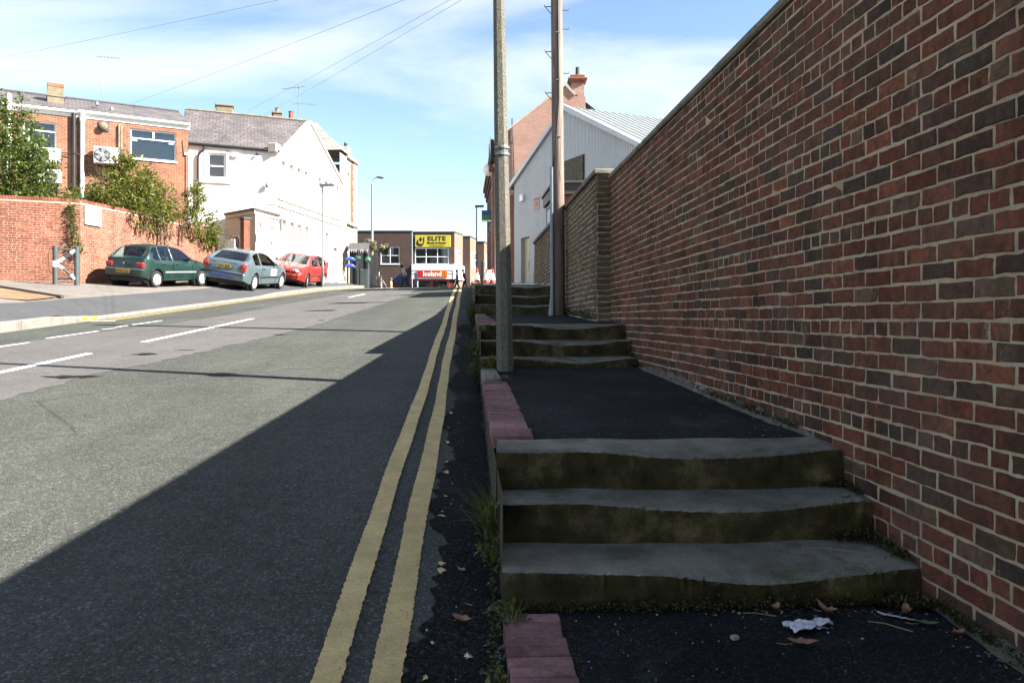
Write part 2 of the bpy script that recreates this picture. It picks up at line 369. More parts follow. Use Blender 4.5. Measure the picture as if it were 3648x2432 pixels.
M = {}
M['road'] = m_asphalt('road_asphalt', (0.100,0.104,0.092), 0.42, 1.0, 0.84, 1.14, 0.5, track=0.13)
M['patch'] = m_asphalt('old_pale_asphalt', (0.152,0.144,0.139), 0.2, 1.2, 0.88, 1.1, 0.3, track=0.07)
M['new_tarmac'] = m_asphalt('new_black_tarmac', (0.027,0.028,0.030), 0.6, 1.1, 0.45, 1.7, 0.5, (0.075,0.077,0.080), track=0.0)
M['gutter'] = m_asphalt('gutter_tarmac', (0.019,0.020,0.020), 0.9, 0.8, 0.5, 1.6, 0.9, (0.05,0.053,0.055))
M['pave'] = m_asphalt('pavement_asphalt', (0.105,0.106,0.112), 0.2, 1.2, 0.9, 1.1, 0.3)
M['fore'] = m_asphalt('forecourt_concrete', (0.255,0.23,0.205), 0.15, 0.8, 0.8, 1.15, 0.3, (0.18,0.162,0.145))
M['ground'] = m_asphalt('ground_tarmac', (0.09,0.09,0.088), 0.3)
M['kerb'] = m_plain('kerb_concrete', (0.25,0.225,0.195), 0.9, var=0.22, scale=4, bump=0.3)
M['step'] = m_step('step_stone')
M['yellow'] = m_yellow('yellow_line_paint')
M['yellow2'] = m_yellow('yellow_line_paint_pale', (0.55,0.44,0.16), 0.3)
M['white_line'] = m_plain('white_line_paint', (0.75,0.75,0.72), 0.7, var=0.1, scale=20, bump=0.2)
M['brick'] = m_brick_piece('wall_brick', [(0.302,0.096,0.055),(0.244,0.082,0.050),(0.193,0.077,0.052),(0.302,0.113,0.063),(0.211,0.087,0.056),(0.128,0.072,0.052),(0.257,0.106,0.066),(0.230,0.082,0.052),(0.206,0.126,0.083),(0.155,0.079,0.055),(0.263,0.090,0.055),(0.093,0.067,0.050)], dirt=(0.19,0.15,0.12), dirt_amt=0.22, pale_amt=0.38, bump=0.9)
M['mortar'] = m_mortar('wall_mortar', (0.66,0.51,0.33), 0.3, 0.6, 0.4)
M['old_brick'] = m_brick_piece('old_wall_brick', [(0.255,0.158,0.112),(0.300,0.188,0.128),(0.210,0.150,0.120),(0.345,0.210,0.120),(0.180,0.135,0.112),(0.390,0.173,0.105),(0.255,0.203,0.150)], dirt=(0.24,0.21,0.14), dirt_amt=0.25, pale_amt=0.5, bump=1.0, moss=0.22)
M['old_mortar'] = m_mortar('old_wall_mortar', (0.66,0.56,0.41), 0.6, 1.0, 0.55)
M['red_brick'] = m_brick_piece('garden_wall_brick', [(0.36,0.132,0.080),(0.32,0.112,0.070),(0.39,0.155,0.092),(0.35,0.134,0.082),(0.29,0.098,0.065)], dirt=(0.23,0.105,0.08), dirt_amt=0.15, pale=(0.6,0.48,0.4), pale_amt=0.3, bump=0.3)
M['pale_mortar'] = m_mortar('garden_wall_mortar', (0.56,0.46,0.36), 0.3, 0.3)
M['edge_brick'] = m_brick_piece('edging_brick', [(0.44,0.235,0.225),(0.39,0.205,0.195),(0.48,0.26,0.245),(0.35,0.18,0.17),(0.43,0.23,0.215)], dirt=(0.10,0.065,0.06), dirt_amt=0.35, pale_amt=0.5, bump=0.8)
M['coping'] = m_plain('coping_stone', (0.24,0.215,0.165), 0.92, var=0.4, scale=5, bump=0.5)
M['cement'] = m_mortar('cement_fillet', (0.22,0.19,0.15), 0.3, 0.6, 0.5)
M['kerb_face'] = m_mortar('kerb_side_masonry', (0.12,0.10,0.07), 0.1, 0.8, 0.6)
M['bldg_brick'] = m_brickwork('orange_brickwork', (0.37,0.15,0.08), (0.27,0.095,0.055), (0.55,0.44,0.34), 1.0)
M['pink_brick'] = m_brickwork('pale_red_brickwork', (0.62,0.37,0.29), (0.54,0.31,0.24), (0.64,0.50,0.41), 1.0, var=0.12)
M['dark_brick'] = m_brickwork('brown_brickwork', (0.125,0.082,0.068), (0.10,0.066,0.056), (0.13,0.10,0.085), 1.0, 0.3, 0.12)
M['side_brick'] = m_brickwork('red_brickwork', (0.30,0.10,0.06), (0.24,0.08,0.05), (0.35,0.26,0.2), 1.0)
M['slate'] = m_slate('roof_slate', (0.155,0.135,0.135))
M['slate2'] = m_slate('roof_slate_lit_tone', (0.55,0.52,0.48), 0.4)  # slate colour raised so the unlit roof slope looks sunlit
M['render'] = m_plain('white_render', (0.70,0.685,0.645), 0.9, var=0.05, scale=1.5, bump=0.15)
M['cream'] = m_plain('cream_render', (0.70,0.63,0.48), 0.9, var=0.08, scale=1.5, bump=0.15)
M['stone'] = m_plain('pale_stone', (0.66,0.60,0.50), 0.9, var=0.12, scale=4, bump=0.2)
M['white_metal'] = m_plain('white_paint', (0.80,0.80,0.79), 0.45, var=0.05)
M['upvc'] = m_plain('white_window_frame', (0.78,0.79,0.80), 0.35, var=0.03)
M['grey_metal'] = m_plain('grey_metal', (0.32,0.34,0.36), 0.5, 0.3, var=0.12)
M['galv'] = m_plain('galvanised_steel', (0.27,0.32,0.35), 0.45, 0.5, var=0.2, scale=12)
M['black_metal'] = m_plain('black_metal', (0.02,0.022,0.024), 0.5, var=0.2)
M['black'] = m_plain('black_plastic', (0.018,0.018,0.02), 0.6, var=0.2)
M['tyre'] = m_plain('tyre_rubber', (0.022,0.022,0.023), 0.85, var=0.25, scale=30)
M['chrome'] = m_plain('bright_trim', (0.6,0.6,0.62), 0.2, 0.9)
M['hub'] = m_plain('wheel_silver', (0.62,0.63,0.65), 0.35, 0.4)
M['glass'] = m_glass('window_glass', (0.75,0.82,0.82), 0.94)
M['car_glass'] = m_glass('car_glass', (0.66,0.74,0.70), 0.96)
M['lamp_glass'] = m_glass('lamp_glass', (0.9,0.92,0.95), 0.7)
M['dark'] = m_plain('dark_interior', (0.035,0.036,0.04), 0.9, var=0.3)
M['blind'] = m_plain('window_blind', (0.30,0.38,0.42), 0.7, var=0.08)
M['curtain'] = m_plain('net_curtain', (0.40,0.41,0.39), 0.9, var=0.12, scale=14)
M['seat'] = m_plain('seat_cloth', (0.05,0.055,0.065), 0.9)
M['lamp_red'] = m_plain('tail_lamp_red', (0.50,0.03,0.035), 0.2, var=0.15, scale=30)
M['lamp_amber'] = m_plain('indicator_amber', (0.7,0.22,0.04), 0.25, var=0.15, scale=30)
M['plate_y'] = m_plain('yellow_number_plate', (0.72,0.46,0.04), 0.4, var=0.04)
M['lead'] = m_plain('dark_lead', (0.09,0.09,0.095), 0.7, var=0.2)
M['red_pipe'] = m_plain('terracotta', (0.45,0.16,0.09), 0.85, var=0.2)
M['buff'] = m_plain('buff_render', (0.28,0.235,0.16), 0.95, var=0.2, scale=6, bump=0.3)
M['wood_dark'] = m_plain('brown_fascia', (0.075,0.05,0.045), 0.6, var=0.15)
M['sky_blue'] = m_plain('pale_blue_print_and_sky', (0.42,0.66,0.78), 0.5, var=0.06)  # stickers and print, and the sky reflection painted on the annexe window
M['moss'] = m_leaf('moss_green', [(0.030,0.032,0.008),(0.055,0.055,0.012),(0.085,0.08,0.018),(0.05,0.06,0.016)], 0.15)
M['leaf_dark'] = m_leaf('shrub_leaves', [(0.05,0.075,0.015),(0.10,0.135,0.025),(0.20,0.22,0.04),(0.30,0.29,0.08),(0.13,0.13,0.035)])
M['leaf_brown'] = m_leaf('hanging_leaves', [(0.10,0.06,0.035),(0.16,0.08,0.04),(0.09,0.09,0.03)])
M['leaf_tree'] = m_leaf('tree_leaves', [(0.055,0.095,0.022),(0.10,0.15,0.035),(0.17,0.22,0.06),(0.24,0.27,0.10)])
M['grass'] = m_leaf('weed_leaves', [(0.07,0.10,0.02),(0.13,0.15,0.035),(0.22,0.2,0.07),(0.10,0.12,0.03)])
M['bark'] = m_plain('bark', (0.12,0.09,0.065), 0.95, var=0.3, scale=15, bump=0.6)
# ------------------------------------------------------------------ lie of the land (metres, eye level = 0)
ZR = [(-20,-3.05),(0,-1.40),(2.56,-1.19),(8,-0.75),(13.2,-0.31),(19.5,0.23),(22.8,0.53),(29,1.05),(33,1.29),(37,1.46),(42,1.66),(48,1.89),(52,2.0),(56,2.05),(60,2.04),(70,1.78),(80,1.5),(160,1.0)]
ZL = [(-20,-2.49),(0,-1.155),(37,1.317),(45,1.72),(52,2.0),(56,2.05),(60,2.04),(70,1.78),(80,1.5),(160,1.0)]
KL = -8.77
def zr(y): return interp(y, ZR)
def zl(y): return interp(y, ZL)
def kr(y): return 0.14 - 0.0565*min(y, 44)
def road_z(x, y):
    a = (x-KL)/(kr(y)-KL); a = max(0, min(1.1, a))
    z = zl(y) + (zr(y)-zl(y))*a
    d = kr(y)-x
    if y < 40 and d < 0.45: z -= 0.05*(1-max(d,0)/0.45)
    return z
def fore_z(x, y):
    d = max(0, KL-0.13-x)
    return zl(y) + kerb_h(y) + 0.16*min(d,2) + 0.06*max(min(d,12)-2,0)
def kerb_h(y):
    return interp(y, [(15.6,0.17),(16.4,0.07),(27.5,0.07),(29.5,0.14),(60,0.14)])
# stepped footway: (front y at mid width, top z)
FL1 = [(3.16,-1.0),(3.55,-0.82),(3.83,-0.635)]
FL2 = [(8.55,-0.424),(8.90,-0.245),(9.23,-0.064)]
FL3 = [(14.2,0.254),(14.5,0.435),(14.8,0.628)]
def wall_x(y): return 1.845 - 0.055*y
def old_x(y): return 1.673 - 0.055*y
def land_z(y):
    return interp(y, [(-20,-2.4),(0,-1.25),(2.4,-1.155),(3.2,-1.15),(3.2001,-0.64),(3.9,-0.637),(8.55,-0.535),(8.5501,-0.066),(9.3,-0.064),(14.2,0.07),(14.2001,0.628),(15,0.63),(20,0.85),(28,1.25),(36,1.6),(45,1.93),(56,2.12),(60,2.1),(80,1.55),(160,1.05)])

# ground: one big sheet that carries everything
def ground_fn(u, v):
    y = -25 + 225*v**1.4; x = -160 + 320*u
    if -9.5 < x < 4: z = min(road_z(max(min(x,kr(y)),KL), y), land_z(y)) - 0.35
    elif x <= -9.5: z = zl(y) + 0.10 - 0.12
    else: z = land_z(y) - 0.3
    return (x, y, z - (0.6 if y > 90 else 0))
g = MB().grid(160, 90, ground_fn).build('ground', M['ground'], norm=False); struct(g)

# road
road = root('road')
def road_fn(u, v):
    y = -8 + 64*v; x = KL + (kr(y)-KL)*u
    return (x, y, road_z(x, y))
MB().grid(24, 128, road_fn).build('carriageway', M['road'], road, smooth=True, norm=False)
def cross_fn(u, v):
    x = -45 + 90*u; y = 56 + 24*v
    return (x, y, zr(y)-0.003)
MB().grid(30, 12, cross_fn).build('cross_street', M['road'], road, smooth=True, norm=False)
def strip(name, mat, pts_l, pts_r, dz, parent, jag=0.0, step=0.12, seedv=1):
    "a thin sheet on the road between two plan lines given as (x, y) lists over the same y"
    rnd = random.Random(seedv); mb = MB()
    y0, y1 = pts_l[0][1], pts_l[-1][1]; n = max(1, int((y1-y0)/step)); row = []
    for i in range(n+1):
        y = y0 + (y1-y0)*i/n; a = interp(y, [(p[1],p[0]) for p in pts_l]); b = interp(y, [(p[1],p[0]) for p in pts_r])
        a += rnd.uniform(-jag,jag); b += rnd.uniform(-jag,jag); ks = max(2, int(abs(b-a)/0.35)); row.append((a,b,y))
    k = max(2, min(14, int(abs(row[0][1]-row[0][0])/0.4)))
    def fn(u, v):
        i = min(int(round(v*n)), n); a, b, y = row[i]; x = a+(b-a)*u
        return (x, y, road_z(x, y)+dz)
    mb.grid(k, n, fn); return mb.build(name, mat, parent, norm=False)
# pale reinstated band down the middle of the road
pl = [(-7.9,6.0),(-7.7,10.5),(-7.35,12.5),(-6.75,15.5),(-6.55,18),(-6.5,22),(-6.3,27),(-5.9,34),(-5.6,38)]
pr = [(-4.7,6.0),(-4.62,8.1),(-4.72,8.3),(-4.35,10.5),(-4.05,12.6),(-3.8,15.2),(-3.75,18),(-3.55,22),(-3.5,27),(-4.0,34),(-4.5,38)]
strip('asphalt_patch', M['patch'], pl, pr, 0.004, road, 0.045, 0.15, 3)
# gutter tarmac by the steps
gl = [(kr(y)-0.30-0.05*sin(y*3.1)-0.03*sin(y*7.7), y) for y in [0.5+0.25*i for i in range(62)]]
gr = [(kr(y)+0.01, y) for (_, y) in gl]
strip('gutter_strip', M['gutter'], gl, gr, 0.004, road, 0.035, 0.06, 5)
# double yellow lines, kerb side and far side
def wob(y, s): return 0.008*sin(y*0.9+s) + 0.003*sin(y*3.3+2*s)
for off, s in ((0.60,0.0),(0.40,1.3)):
    a = [(kr(y)-off-0.052+wob(y,s), y) for y in [0.5+0.1*i for i in range(480)]]
    b = [(kr(y)-off+0.052+wob(y,s+.6), y) for (_, y) in a]
    strip('yellow_line', M['yellow'], a, b, 0.008, road, 0.004, 0.016, int(off*100))
for off in (0.22, 0.40):
    a = [(KL+off-0.045, y) for y in (16.2, 48)]; b = [(KL+off+0.045, y) for y in (16.2, 48)]
    strip('yellow_line', M['yellow2'], a, b, 0.008, road, 0.006, 0.1, 77)
strip('white_line', M['white_line'], [(KL+0.1,16.2),(KL+0.1,16.3)], [(KL+0.62,16.2),(KL+0.62,16.3)], 0.012, road, 0, 0.05)
for (y0, y1) in ((4.6,6.1),(7.6,10.6),(12.1,16.9),(26.0,28.5),(33,36)):
    xc = lambda y: -5.72 + 0.02*(y-8)
    strip('white_line', M['white_line'], [(xc(y0)-.055,y0),(xc(y1)-.055,y1)], [(xc(y0)+.055,y0),(xc(y1)+.055,y1)], 0.009, road, 0.005, 0.1, int(y0*9))
for (y0, y1) in ((10.4,11.9),(12.55,13.9),(14.25,14.5),(14.75,16.4)):
    strip('white_line', M['white_line'], [(-7.42,y0),(-7.30,y1)], [(-7.36,y0),(-7.24,y1)], 0.009, road, 0.004, 0.1, int(y0*9))
for i in range(6):
    x = -3.3 + i*0.75
    strip('white_line', M['white_line'], [(x-.5,47.0),(x-.5,47.25)], [(x-.05,47.0),(x-.05,47.25)], 0.009, road, 0, 0.1)
strip('white_line', M['white_line'], [(-7.2,41),(-6.6,46.5)], [(-7.05,41),(-6.45,46.5)], 0.009, road, 0, 0.3)
# worn scraps of old yellow paint and broken-up surface
def scrap(name, x, y, r, mat, parent, dz, sx=1.0, rnd=random):
    n = 11; pts = [(x+sx*r*cos(2*pi*k/n)*rnd.uniform(.25,1.15), y+r*sin(2*pi*k/n)*rnd.uniform(.25,1.15)) for k in range(n)]
    mb = MB(); mb.add([(px,py,road_z(px,py)+dz) for px,py in pts]+[(x,y,road_z(x,y)+dz)], [(k,(k+1)%n,n) for k in range(n)])
    return mb.build(name, mat, parent, norm=False)
for (y, r) in ((2.62,.035),(2.95,.02),(3.52,.05),(3.6,.035),(4.25,.03),(4.32,.03),(5.1,.055),(5.35,.03),(5.9,.05),(6.4,.03),(7.0,.06),(2.86,.015),(4.6,.02)):
    scrap('paint_scrap', kr(y)-0.27+R(-.03,.03), y, r*.8, M['yellow'], road, 0.010, R(.35,.9))
for (x, y, r, s) in ((-4.75,8.6,.16,3),(-4.9,10.6,.12,2.2),(-4.6,11.1,.07,3),(-3.9,13.4,.07,2.5),(-3.95,16.4,.09,2),(-4.7,19.5,.25,3),(-4.5,22.5,.3,3.5),(-3.6,26.5,.3,3),(-3.4,30,.4,3)):
    scrap('pothole', x, y, r, M['gutter'], road, 0.0085, s)
for (x, y, r, s) in ((-2.2,9.6,.04,7),(-2.6,9.45,.03,9),(-2.1,11.4,.05,9),(-1.2,6.3,.018,4)):
    scrap('paint_scrap', x, y, r, M['patch'], road, 0.006, s)

# left footway, its kerb, and the sloping forecourt
left = root('left_pavement')
def pv_fn(u, v):
    y = -8 + 66*v; x = KL-0.13 - 1.75*u
    return (x, y, fore_z(x, y)+0.006)
MB().grid(6, 90, pv_fn, flip=True).build('footway', M['pave'], left, smooth=True, norm=False)
def fc_fn(u, v):
    y = -8 + 66*v; x = KL-1.8 - 34*u
    return (x, y, fore_z(x, y)+0.002)
fc = struct(MB().grid(40, 90, fc_fn, flip=True).build('forecourt', M['fore'], None, smooth=True, norm=False))
y = 5.0; i = 0
while y < 52:
    Lk = 0.914; mb = MB(); h0, h1 = kerb_h(y), kerb_h(y+Lk); a = zl(y); b = zl(y+Lk)
    v = [(KL-.135,y+.004,a-.2),(KL,y+.004,a-.2),(KL,y+.004,a+h0-.015),(KL-.02,y+.004,a+h0+.008),(KL-.135,y+.004,a+h0+.010),
         (KL-.135,y+Lk-.004,b-.2),(KL,y+Lk-.004,b-.2),(KL,y+Lk-.004,b+h1-.015),(KL-.02,y+Lk-.004,b+h1+.008),(KL-.135,y+Lk-.004,b+h1+.010)]
    mb.add(v, [(4,3,2,1,0),(5,6,7,8,9)]+[(k,(k+1)%5,5+(k+1)%5,5+k) for k in range(5)])
    painted = (15.3 < y < 16.1) or (29.5<y<30.3) or (36<y<37)
    mb.build('kerb_stone', M['kerb'], left)
    if painted and y < 17:
        for dy in (0.28, 0.62): MB().bbox(KL-.05, KL+.004, y+dy-.12, y+dy+.12, a+.03, a+.13, .03).build('yellow_kerb_mark', m_plain('yellow_kerb_paint',(0.75,0.62,0.05),0.7) if 'ykp' not in M else M['ykp'], left)
    y += Lk; i += 1
# soil patch at the far left
MB().add([(KL-2.0,17.6,fore_z(KL-2.0,17.6)+.02),(KL-2.1,18.9,fore_z(KL-2.1,18.9)+.02),(KL-5.2,21.2,fore_z(KL-5.2,21.2)+.02),(KL-6.5,17.6,fore_z(KL-6.5,17.6)+.02)],[(0,1,2,3)]).build('soil_patch', m_asphalt('dry_soil',(0.30,0.2,0.12),0.3,0.5,0.7,1.3), left)
MB().tube([(KL-2.0,18.95,fore_z(KL-2.0,18.95)+.03),(KL-3.6,20.1,fore_z(KL-3.6,20.1)+.03),(KL-5.3,21.4,fore_z(KL-5.3,21.4)+.03)], .045, 6).build('timber_edging', M['bark'], left)

# ------------------------------------------------------------------ stepped footway beside the wall
fw = root('stepped_footway')
def land_fn(y0, y1, ny, dz=0.0, xr=None):
    def fn(u, v):
        y = y0+(y1-y0)*v; xl = kr(y)+0.02; x = xl + ((xr(y) if xr else wall_x(y)+0.05)-xl)*u
        return (x, y, land_z(y)+dz + min(v*6,(1-v)*6,1)*0.007*sin(x*3.1+y*1.3) - 0.022*max(0,1-v*14))
    return fn
nt = M['new_tarmac']
MB().grid(10, 16, land_fn(-4, 3.19, 16)).build('landing', nt, fw, smooth=True, norm=False)
MB().grid(10, 24, land_fn(4.12, 8.54, 24)).build('landing', nt, fw, smooth=True, norm=False)
MB().grid(10, 24, land_fn(9.52, 14.19, 24)).build('landing', nt, fw, smooth=True, norm=False)
MB().grid(10, 40, land_fn(15.1, 60, 40, 0, lambda y: interp(y,[(15,old_x(15)+.05),(20.4,old_x(20.4)+.05),(20.5,5),(60,6)]))).build('landing', M['pave'], fw, smooth=True, norm=False)
def step_stone(fy, top, bot, depth, amp, k):
    "one worn stone: hollowed tread, soft nosing"
    rnd = random.Random(k*13+5); xl = kr(fy); xr = (wall_x(fy) if fy < 10 else old_x(fy)) - 0.012; nx = 110 if fy < 5 else 60
    prof = [(0.012,-1),( -0.004,-.35),(-0.003,0.62),(0.000,0.90),(0.004,0.965),(0.014,0.99),(0.05,1.0),(depth*.55,1.0),(depth,1.0)]
    v = []; F = []; ph = rnd.uniform(0,6)
    for i in range(nx+1):
        t = i/nx; x = xl+(xr-xl)*t
        w = amp*math.exp(-((t-.62)/.26)**2)*min(1,(1-t)*9)*1.0
        yk = (0.075*(t-.5)) + 0.006*sin(9*t+ph); jn = rnd.uniform(0,1); jn = jn**4
        for (dy, fz) in prof:
            hgt = top-bot
            z = bot-0.12 if fz == -1 else bot + hgt*fz
            if fz == -.35: z = bot+0.004+0.004*sin(23*t+ph)
            if fz > 0.5: z -= w*(1.0 if dy < 0.06 else (0.55 if dy < depth*.8 else 0.05)) + 0.003*sin(17*t+ph)
            ch = 0.012*max(0, (t-.975)*40) if dy < .06 else 0
            if -.2 < fz < 1 and dy < .02: ch += .004*rnd.random()+.014*jn*(1 if fz > .85 else .3)
            v.append((x, fy+yk+dy+ch + (0.02*max(0,.02-t)*50 if fz>.5 and dy<.02 else 0), z - ch*.6))
    n = len(prof)
    for i in range(nx):
        for j in range(n-1): F.append((i*n+j, (i+1)*n+j, (i+1)*n+j+1, i*n+j+1))
    # ends and back
    for i, rev in ((0,True),(nx,False)):
        b0 = len(v); p = v[i*n+n-1]; v.append((p[0], p[1], bot-0.12)); f = [i*n+j for j in range(n)]+[b0]
        F.append(tuple(f) if rev else tuple(reversed(f)))
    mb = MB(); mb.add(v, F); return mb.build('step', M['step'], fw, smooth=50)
prev = -1.155
for k, (fy, top) in enumerate(FL1): 
    step_stone(fy, top, prev-(0.03 if k==0 else 0.008), (0.42,0.32,0.36)[k], (0.058,0.048,0.040)[k], k); prev = top-0.012
prev = -0.54
for k, (fy, top) in enumerate(FL2): step_stone(fy, top, prev-(0.02 if k==0 else .006), (0.37,0.35,0.32)[k], 0.055, k+3); prev = top-0.01
prev = 0.065
for k, (fy, top) in enumerate(FL3): step_stone(fy, top, prev-(0.02 if k==0 else .006), 0.34, 0.05, k+6); prev = top-0.01
# kerb side: masonry face down to the gutter
mb = MB()
ys = [-4+0.1*i for i in range(520)]
for a, b in zip(ys, ys[1:]):
    for (fa, fb) in ((a,b),):
        za = land_z(a+1e-4)-0.075; zb = land_z(b-1e-4)-0.075
        mb.add([(kr(a)+.004,a,road_z(kr(a),a)-.1),(kr(b)+.004,b,road_z(kr(b),b)-.1),(kr(b)+.004,b,max(zb,road_z(kr(b),b)-.09)),(kr(a)+.004,a,max(za,road_z(kr(a),a)-.09))],[(3,2,1,0)])
mb.build('kerb_face', M['kerb_face'], fw, norm=False)
# brick-on-edge edging along the kerb
def edging(y0, y1, first=True):
    p = 0.0765; n = int((y1-y0)/p)
    for i in range(n):
        y = y0+i*p; zc = land_z(y+p/2); xl = kr(y)
        mb = MB(); mb.bbox(0, 0.212+R(-.006,.008), 0.0022, p-0.0022, -0.07, 0.0, 0.0035)
        o = mb.build('brick', M['edge_brick'], fw); o.location = (xl-0.004+R(-.004,.004), y, zc+0.012+R(-.0012,.0012)); o.rotation_euler.z = radians(3.2)+R(-.008,.008)
edging(1.6, 3.06); edging(4.18, 7.02); edging(9.62, 12.2)
def edge_stone(y0, y1):
    MB().bbox(0,0.17,0,y1-y0,-.12,.012,.018).build('edging_stone', M['kerb'] if False else M['coping'], fw, loc=(kr(y0),y0,land_z((y0+y1)/2)+.01), rz=radians(3.2))
edge_stone(7.06,8.36); edge_stone(12.25,13.2); edge_stone(13.22,14.1)
for i in range(16): edge_stone(15.2+i*1.0, 16.19+i*1.0)
# cement fillet at the foot of the wall
mb = MB(); rnd = random.Random(4)
for (ya, yb) in ((-3,3.12),(4.2,8.5)):
    n = int((yb-ya)/.08); v=[]; 
    for i in range(n+1):
        y = ya+(yb-ya)*i/n; w = .045+.02*rnd.random(); tp = min(1,(y-ya)*2,(yb-y)*2+.2); w *= max(.15,tp); h = (.04+.03*rnd.random()+(.015*sin(y*2)))*max(.1,tp); z = land_z(y+.001)
        v += [(wall_x(y)-w, y, z-.02),(wall_x(y)-w*.55, y, z+h*.35),(wall_x(y)-.004, y, z+h),(wall_x(y)+.01,y,z+h)]
    F=[]
    for i in range(n):
        for j in range(3): F.append((i*4+j,i*4+j+1,(i+1)*4+j+1,(i+1)*4+j))
    mb.add(v,F)
mb.build('cement_fillet', M['cement'], fw, smooth=True)

# ------------------------------------------------------------------ brick walls, brick by brick
def brick_mesh(L, H, D, rnd, seg=3, rough=0.002, proud=0.004):
    "front outline with jitter, a soft arris, sides running back into the mortar (front at y = -proud)"
    def edge(a, b, k):
        return [(a[0]+(b[0]-a[0])*i/k + rnd.uniform(-rough,rough), a[1]+(b[1]-a[1])*i/k + rnd.uniform(-rough,rough)) for i in range(k)]
    kx = seg if L > 0.15 else max(2, seg-1)
    o = edge((-L/2,-H/2),(L/2,-H/2),kx)+edge((L/2,-H/2),(L/2,H/2),2)+edge((L/2,H/2),(-L/2,H/2),kx)+edge((-L/2,H/2),(-L/2,-H/2),2)
    n = len(o); e = 0.0035; py = -proud + rnd.uniform(-.0015,.0015)
    inner = [(x*(1-2*e/L), z*(1-2*e/H)) for x, z in o]
    tx, tz = rnd.uniform(-.006,.006), rnd.uniform(-.012,.012)
    v = [(x,0.02,z) for x,z in o]+[(x,py+0.0025+tx*x+tz*z,z) for x,z in o]+[(x,py+tx*x+tz*z,z) for x,z in inner]
    F = [(i,(i+1)%n,n+(i+1)%n,n+i) for i in range(n)]+[(n+i,n+(i+1)%n,2*n+(i+1)%n,2*n+i) for i in range(n)]+[tuple(range(2*n,3*n))]
    return v, F
def lay_bricks(parent, L, z_lo, z_hi, phase, mat, seed, keep=300, header=6, joint=0.012, visible=None, score=None, rough=0.002, proud=0.004, jit=0.0, hd0=0, x_off=0.0, sag=0.0, seg=3):
    """courses of bricks over local x 0..L; z_lo is a function of x. the largest `keep` in view are objects, the rest one mesh"""
    rnd = random.Random(seed); items = []
    k0 = int(math.floor((z_lo(0) if not isinstance(z_lo,(int,float)) else z_lo)-1-phase)/0.075)-2 if False else -40
    for k in range(-60, 80):
        zt = phase + k*0.075; zb = zt-0.075
        if zt > z_hi+.002: break
        is_h = ((k-hd0) % header) == 0
        bl = 0.1125 if is_h else 0.225
        x = -bl*((0.5 if (k%2) else 0.0) if not is_h else 0.25) - x_off
        while x < L:
            a, b = max(x,0), min(x+bl, L)
            if b-a > 0.05:
                xc = (a+b)/2; zz = (zt+zb)/2 + sag*sin(xc*.7+k*.3)
                lo = z_lo(xc) if callable(z_lo) else z_lo
                if zz-0.03 > lo and (visible is None or visible(xc, zz)):
                    items.append((xc, zz, b-a-joint, 0.075-joint, is_h))
            x += bl
    items.sort(key=lambda q: -(score(q[0],q[1]) if score else q[0]))
    var = {}
    mb = MB()
    for i, (xc, zz, bl, bh, h) in enumerate(items):
        dz = rnd.uniform(-jit,jit); 
        if i < keep:
            key = (round(bl,2), rnd.randrange(7))
            if key not in var:
                w, F = brick_mesh(bl, bh, .02, rnd, seg, rough, proud); q = MB(); q.add(w, F); me = q.mesh('brick', mat); var[key] = me
            o = bpy.data.objects.new('brick', var[key]); COL.objects.link(o); o.parent = parent
            o.location = (xc+rnd.uniform(-jit,jit), rnd.uniform(-.0015,.0015), zz+dz); o.rotation_euler = (0, rnd.uniform(-.006,.006), 0)
            o.scale = (rnd.choice((1,-1))*rnd.uniform(.985,1.0), 1, rnd.uniform(.97,1.03))
        else:
            w, F = brick_mesh(bl, bh, .02, rnd, seg if i < 1500 else 2, rough, proud)
            pj = rnd.uniform(-.0015,.0015); mb.add([(x+xc, yv+pj, z+zz+dz) for x,yv,z in w], F)
    if mb.v: o = mb.build('brickwork', mat, parent, norm=False); o['kind'] = 'stuff'
    return len(items)
def coping(parent, L, z, y0, y1, h, piece, mat, seed, ends=True, over=0.035):
    rnd = random.Random(seed); x = 0
    while x < L-.05:
        l = min(piece*rnd.uniform(.95,1.05), L-x)
        MB().bbox(x+.004, x+l-.004, y0, y1, z+rnd.uniform(-.004,.004), z+h+rnd.uniform(-.004,.004), .014).build('coping_stone', mat, parent)
        x += l
# tall wall on the right. local x runs from its far end towards the camera
ang = atan2(-1, 0.055); cs = sqrt(1+.055**2); WF = 10.3
wall = thing('brick_wall', 'tall red brown brick wall with pale mortar beside the steps', 'wall', (wall_x(WF), WF, 0), ang)
WL = (WF+6)*cs
def wy(x): return WF - x/cs
MB().box(0, WL, 0.0, 0.33, -3.0, 1.80).build('mortar_core', M['mortar'], wall)
lay_bricks(wall, WL, lambda x: min(land_z(wy(x)), land_z(wy(x)-1.0))-0.05, 1.80, -0.003, M['brick'], 11, 300, 6, 0.0115,
    visible=lambda x, z: wy(x) > 1.9 and abs(z)/max(wy(x),.1) < .6, rough=0.0034, proud=0.003, jit=0.003, sag=0.004,
    score=lambda x, z: (1/wy(x)**2 if (wall_x(wy(x))/wy(x) < 0.647 and -0.46 < z/wy(x) < .403) else 0), hd0=0, seg=4)
coping(wall, WL, 1.802, -0.035, 0.36, 0.065, 0.9, M['coping'], 3)
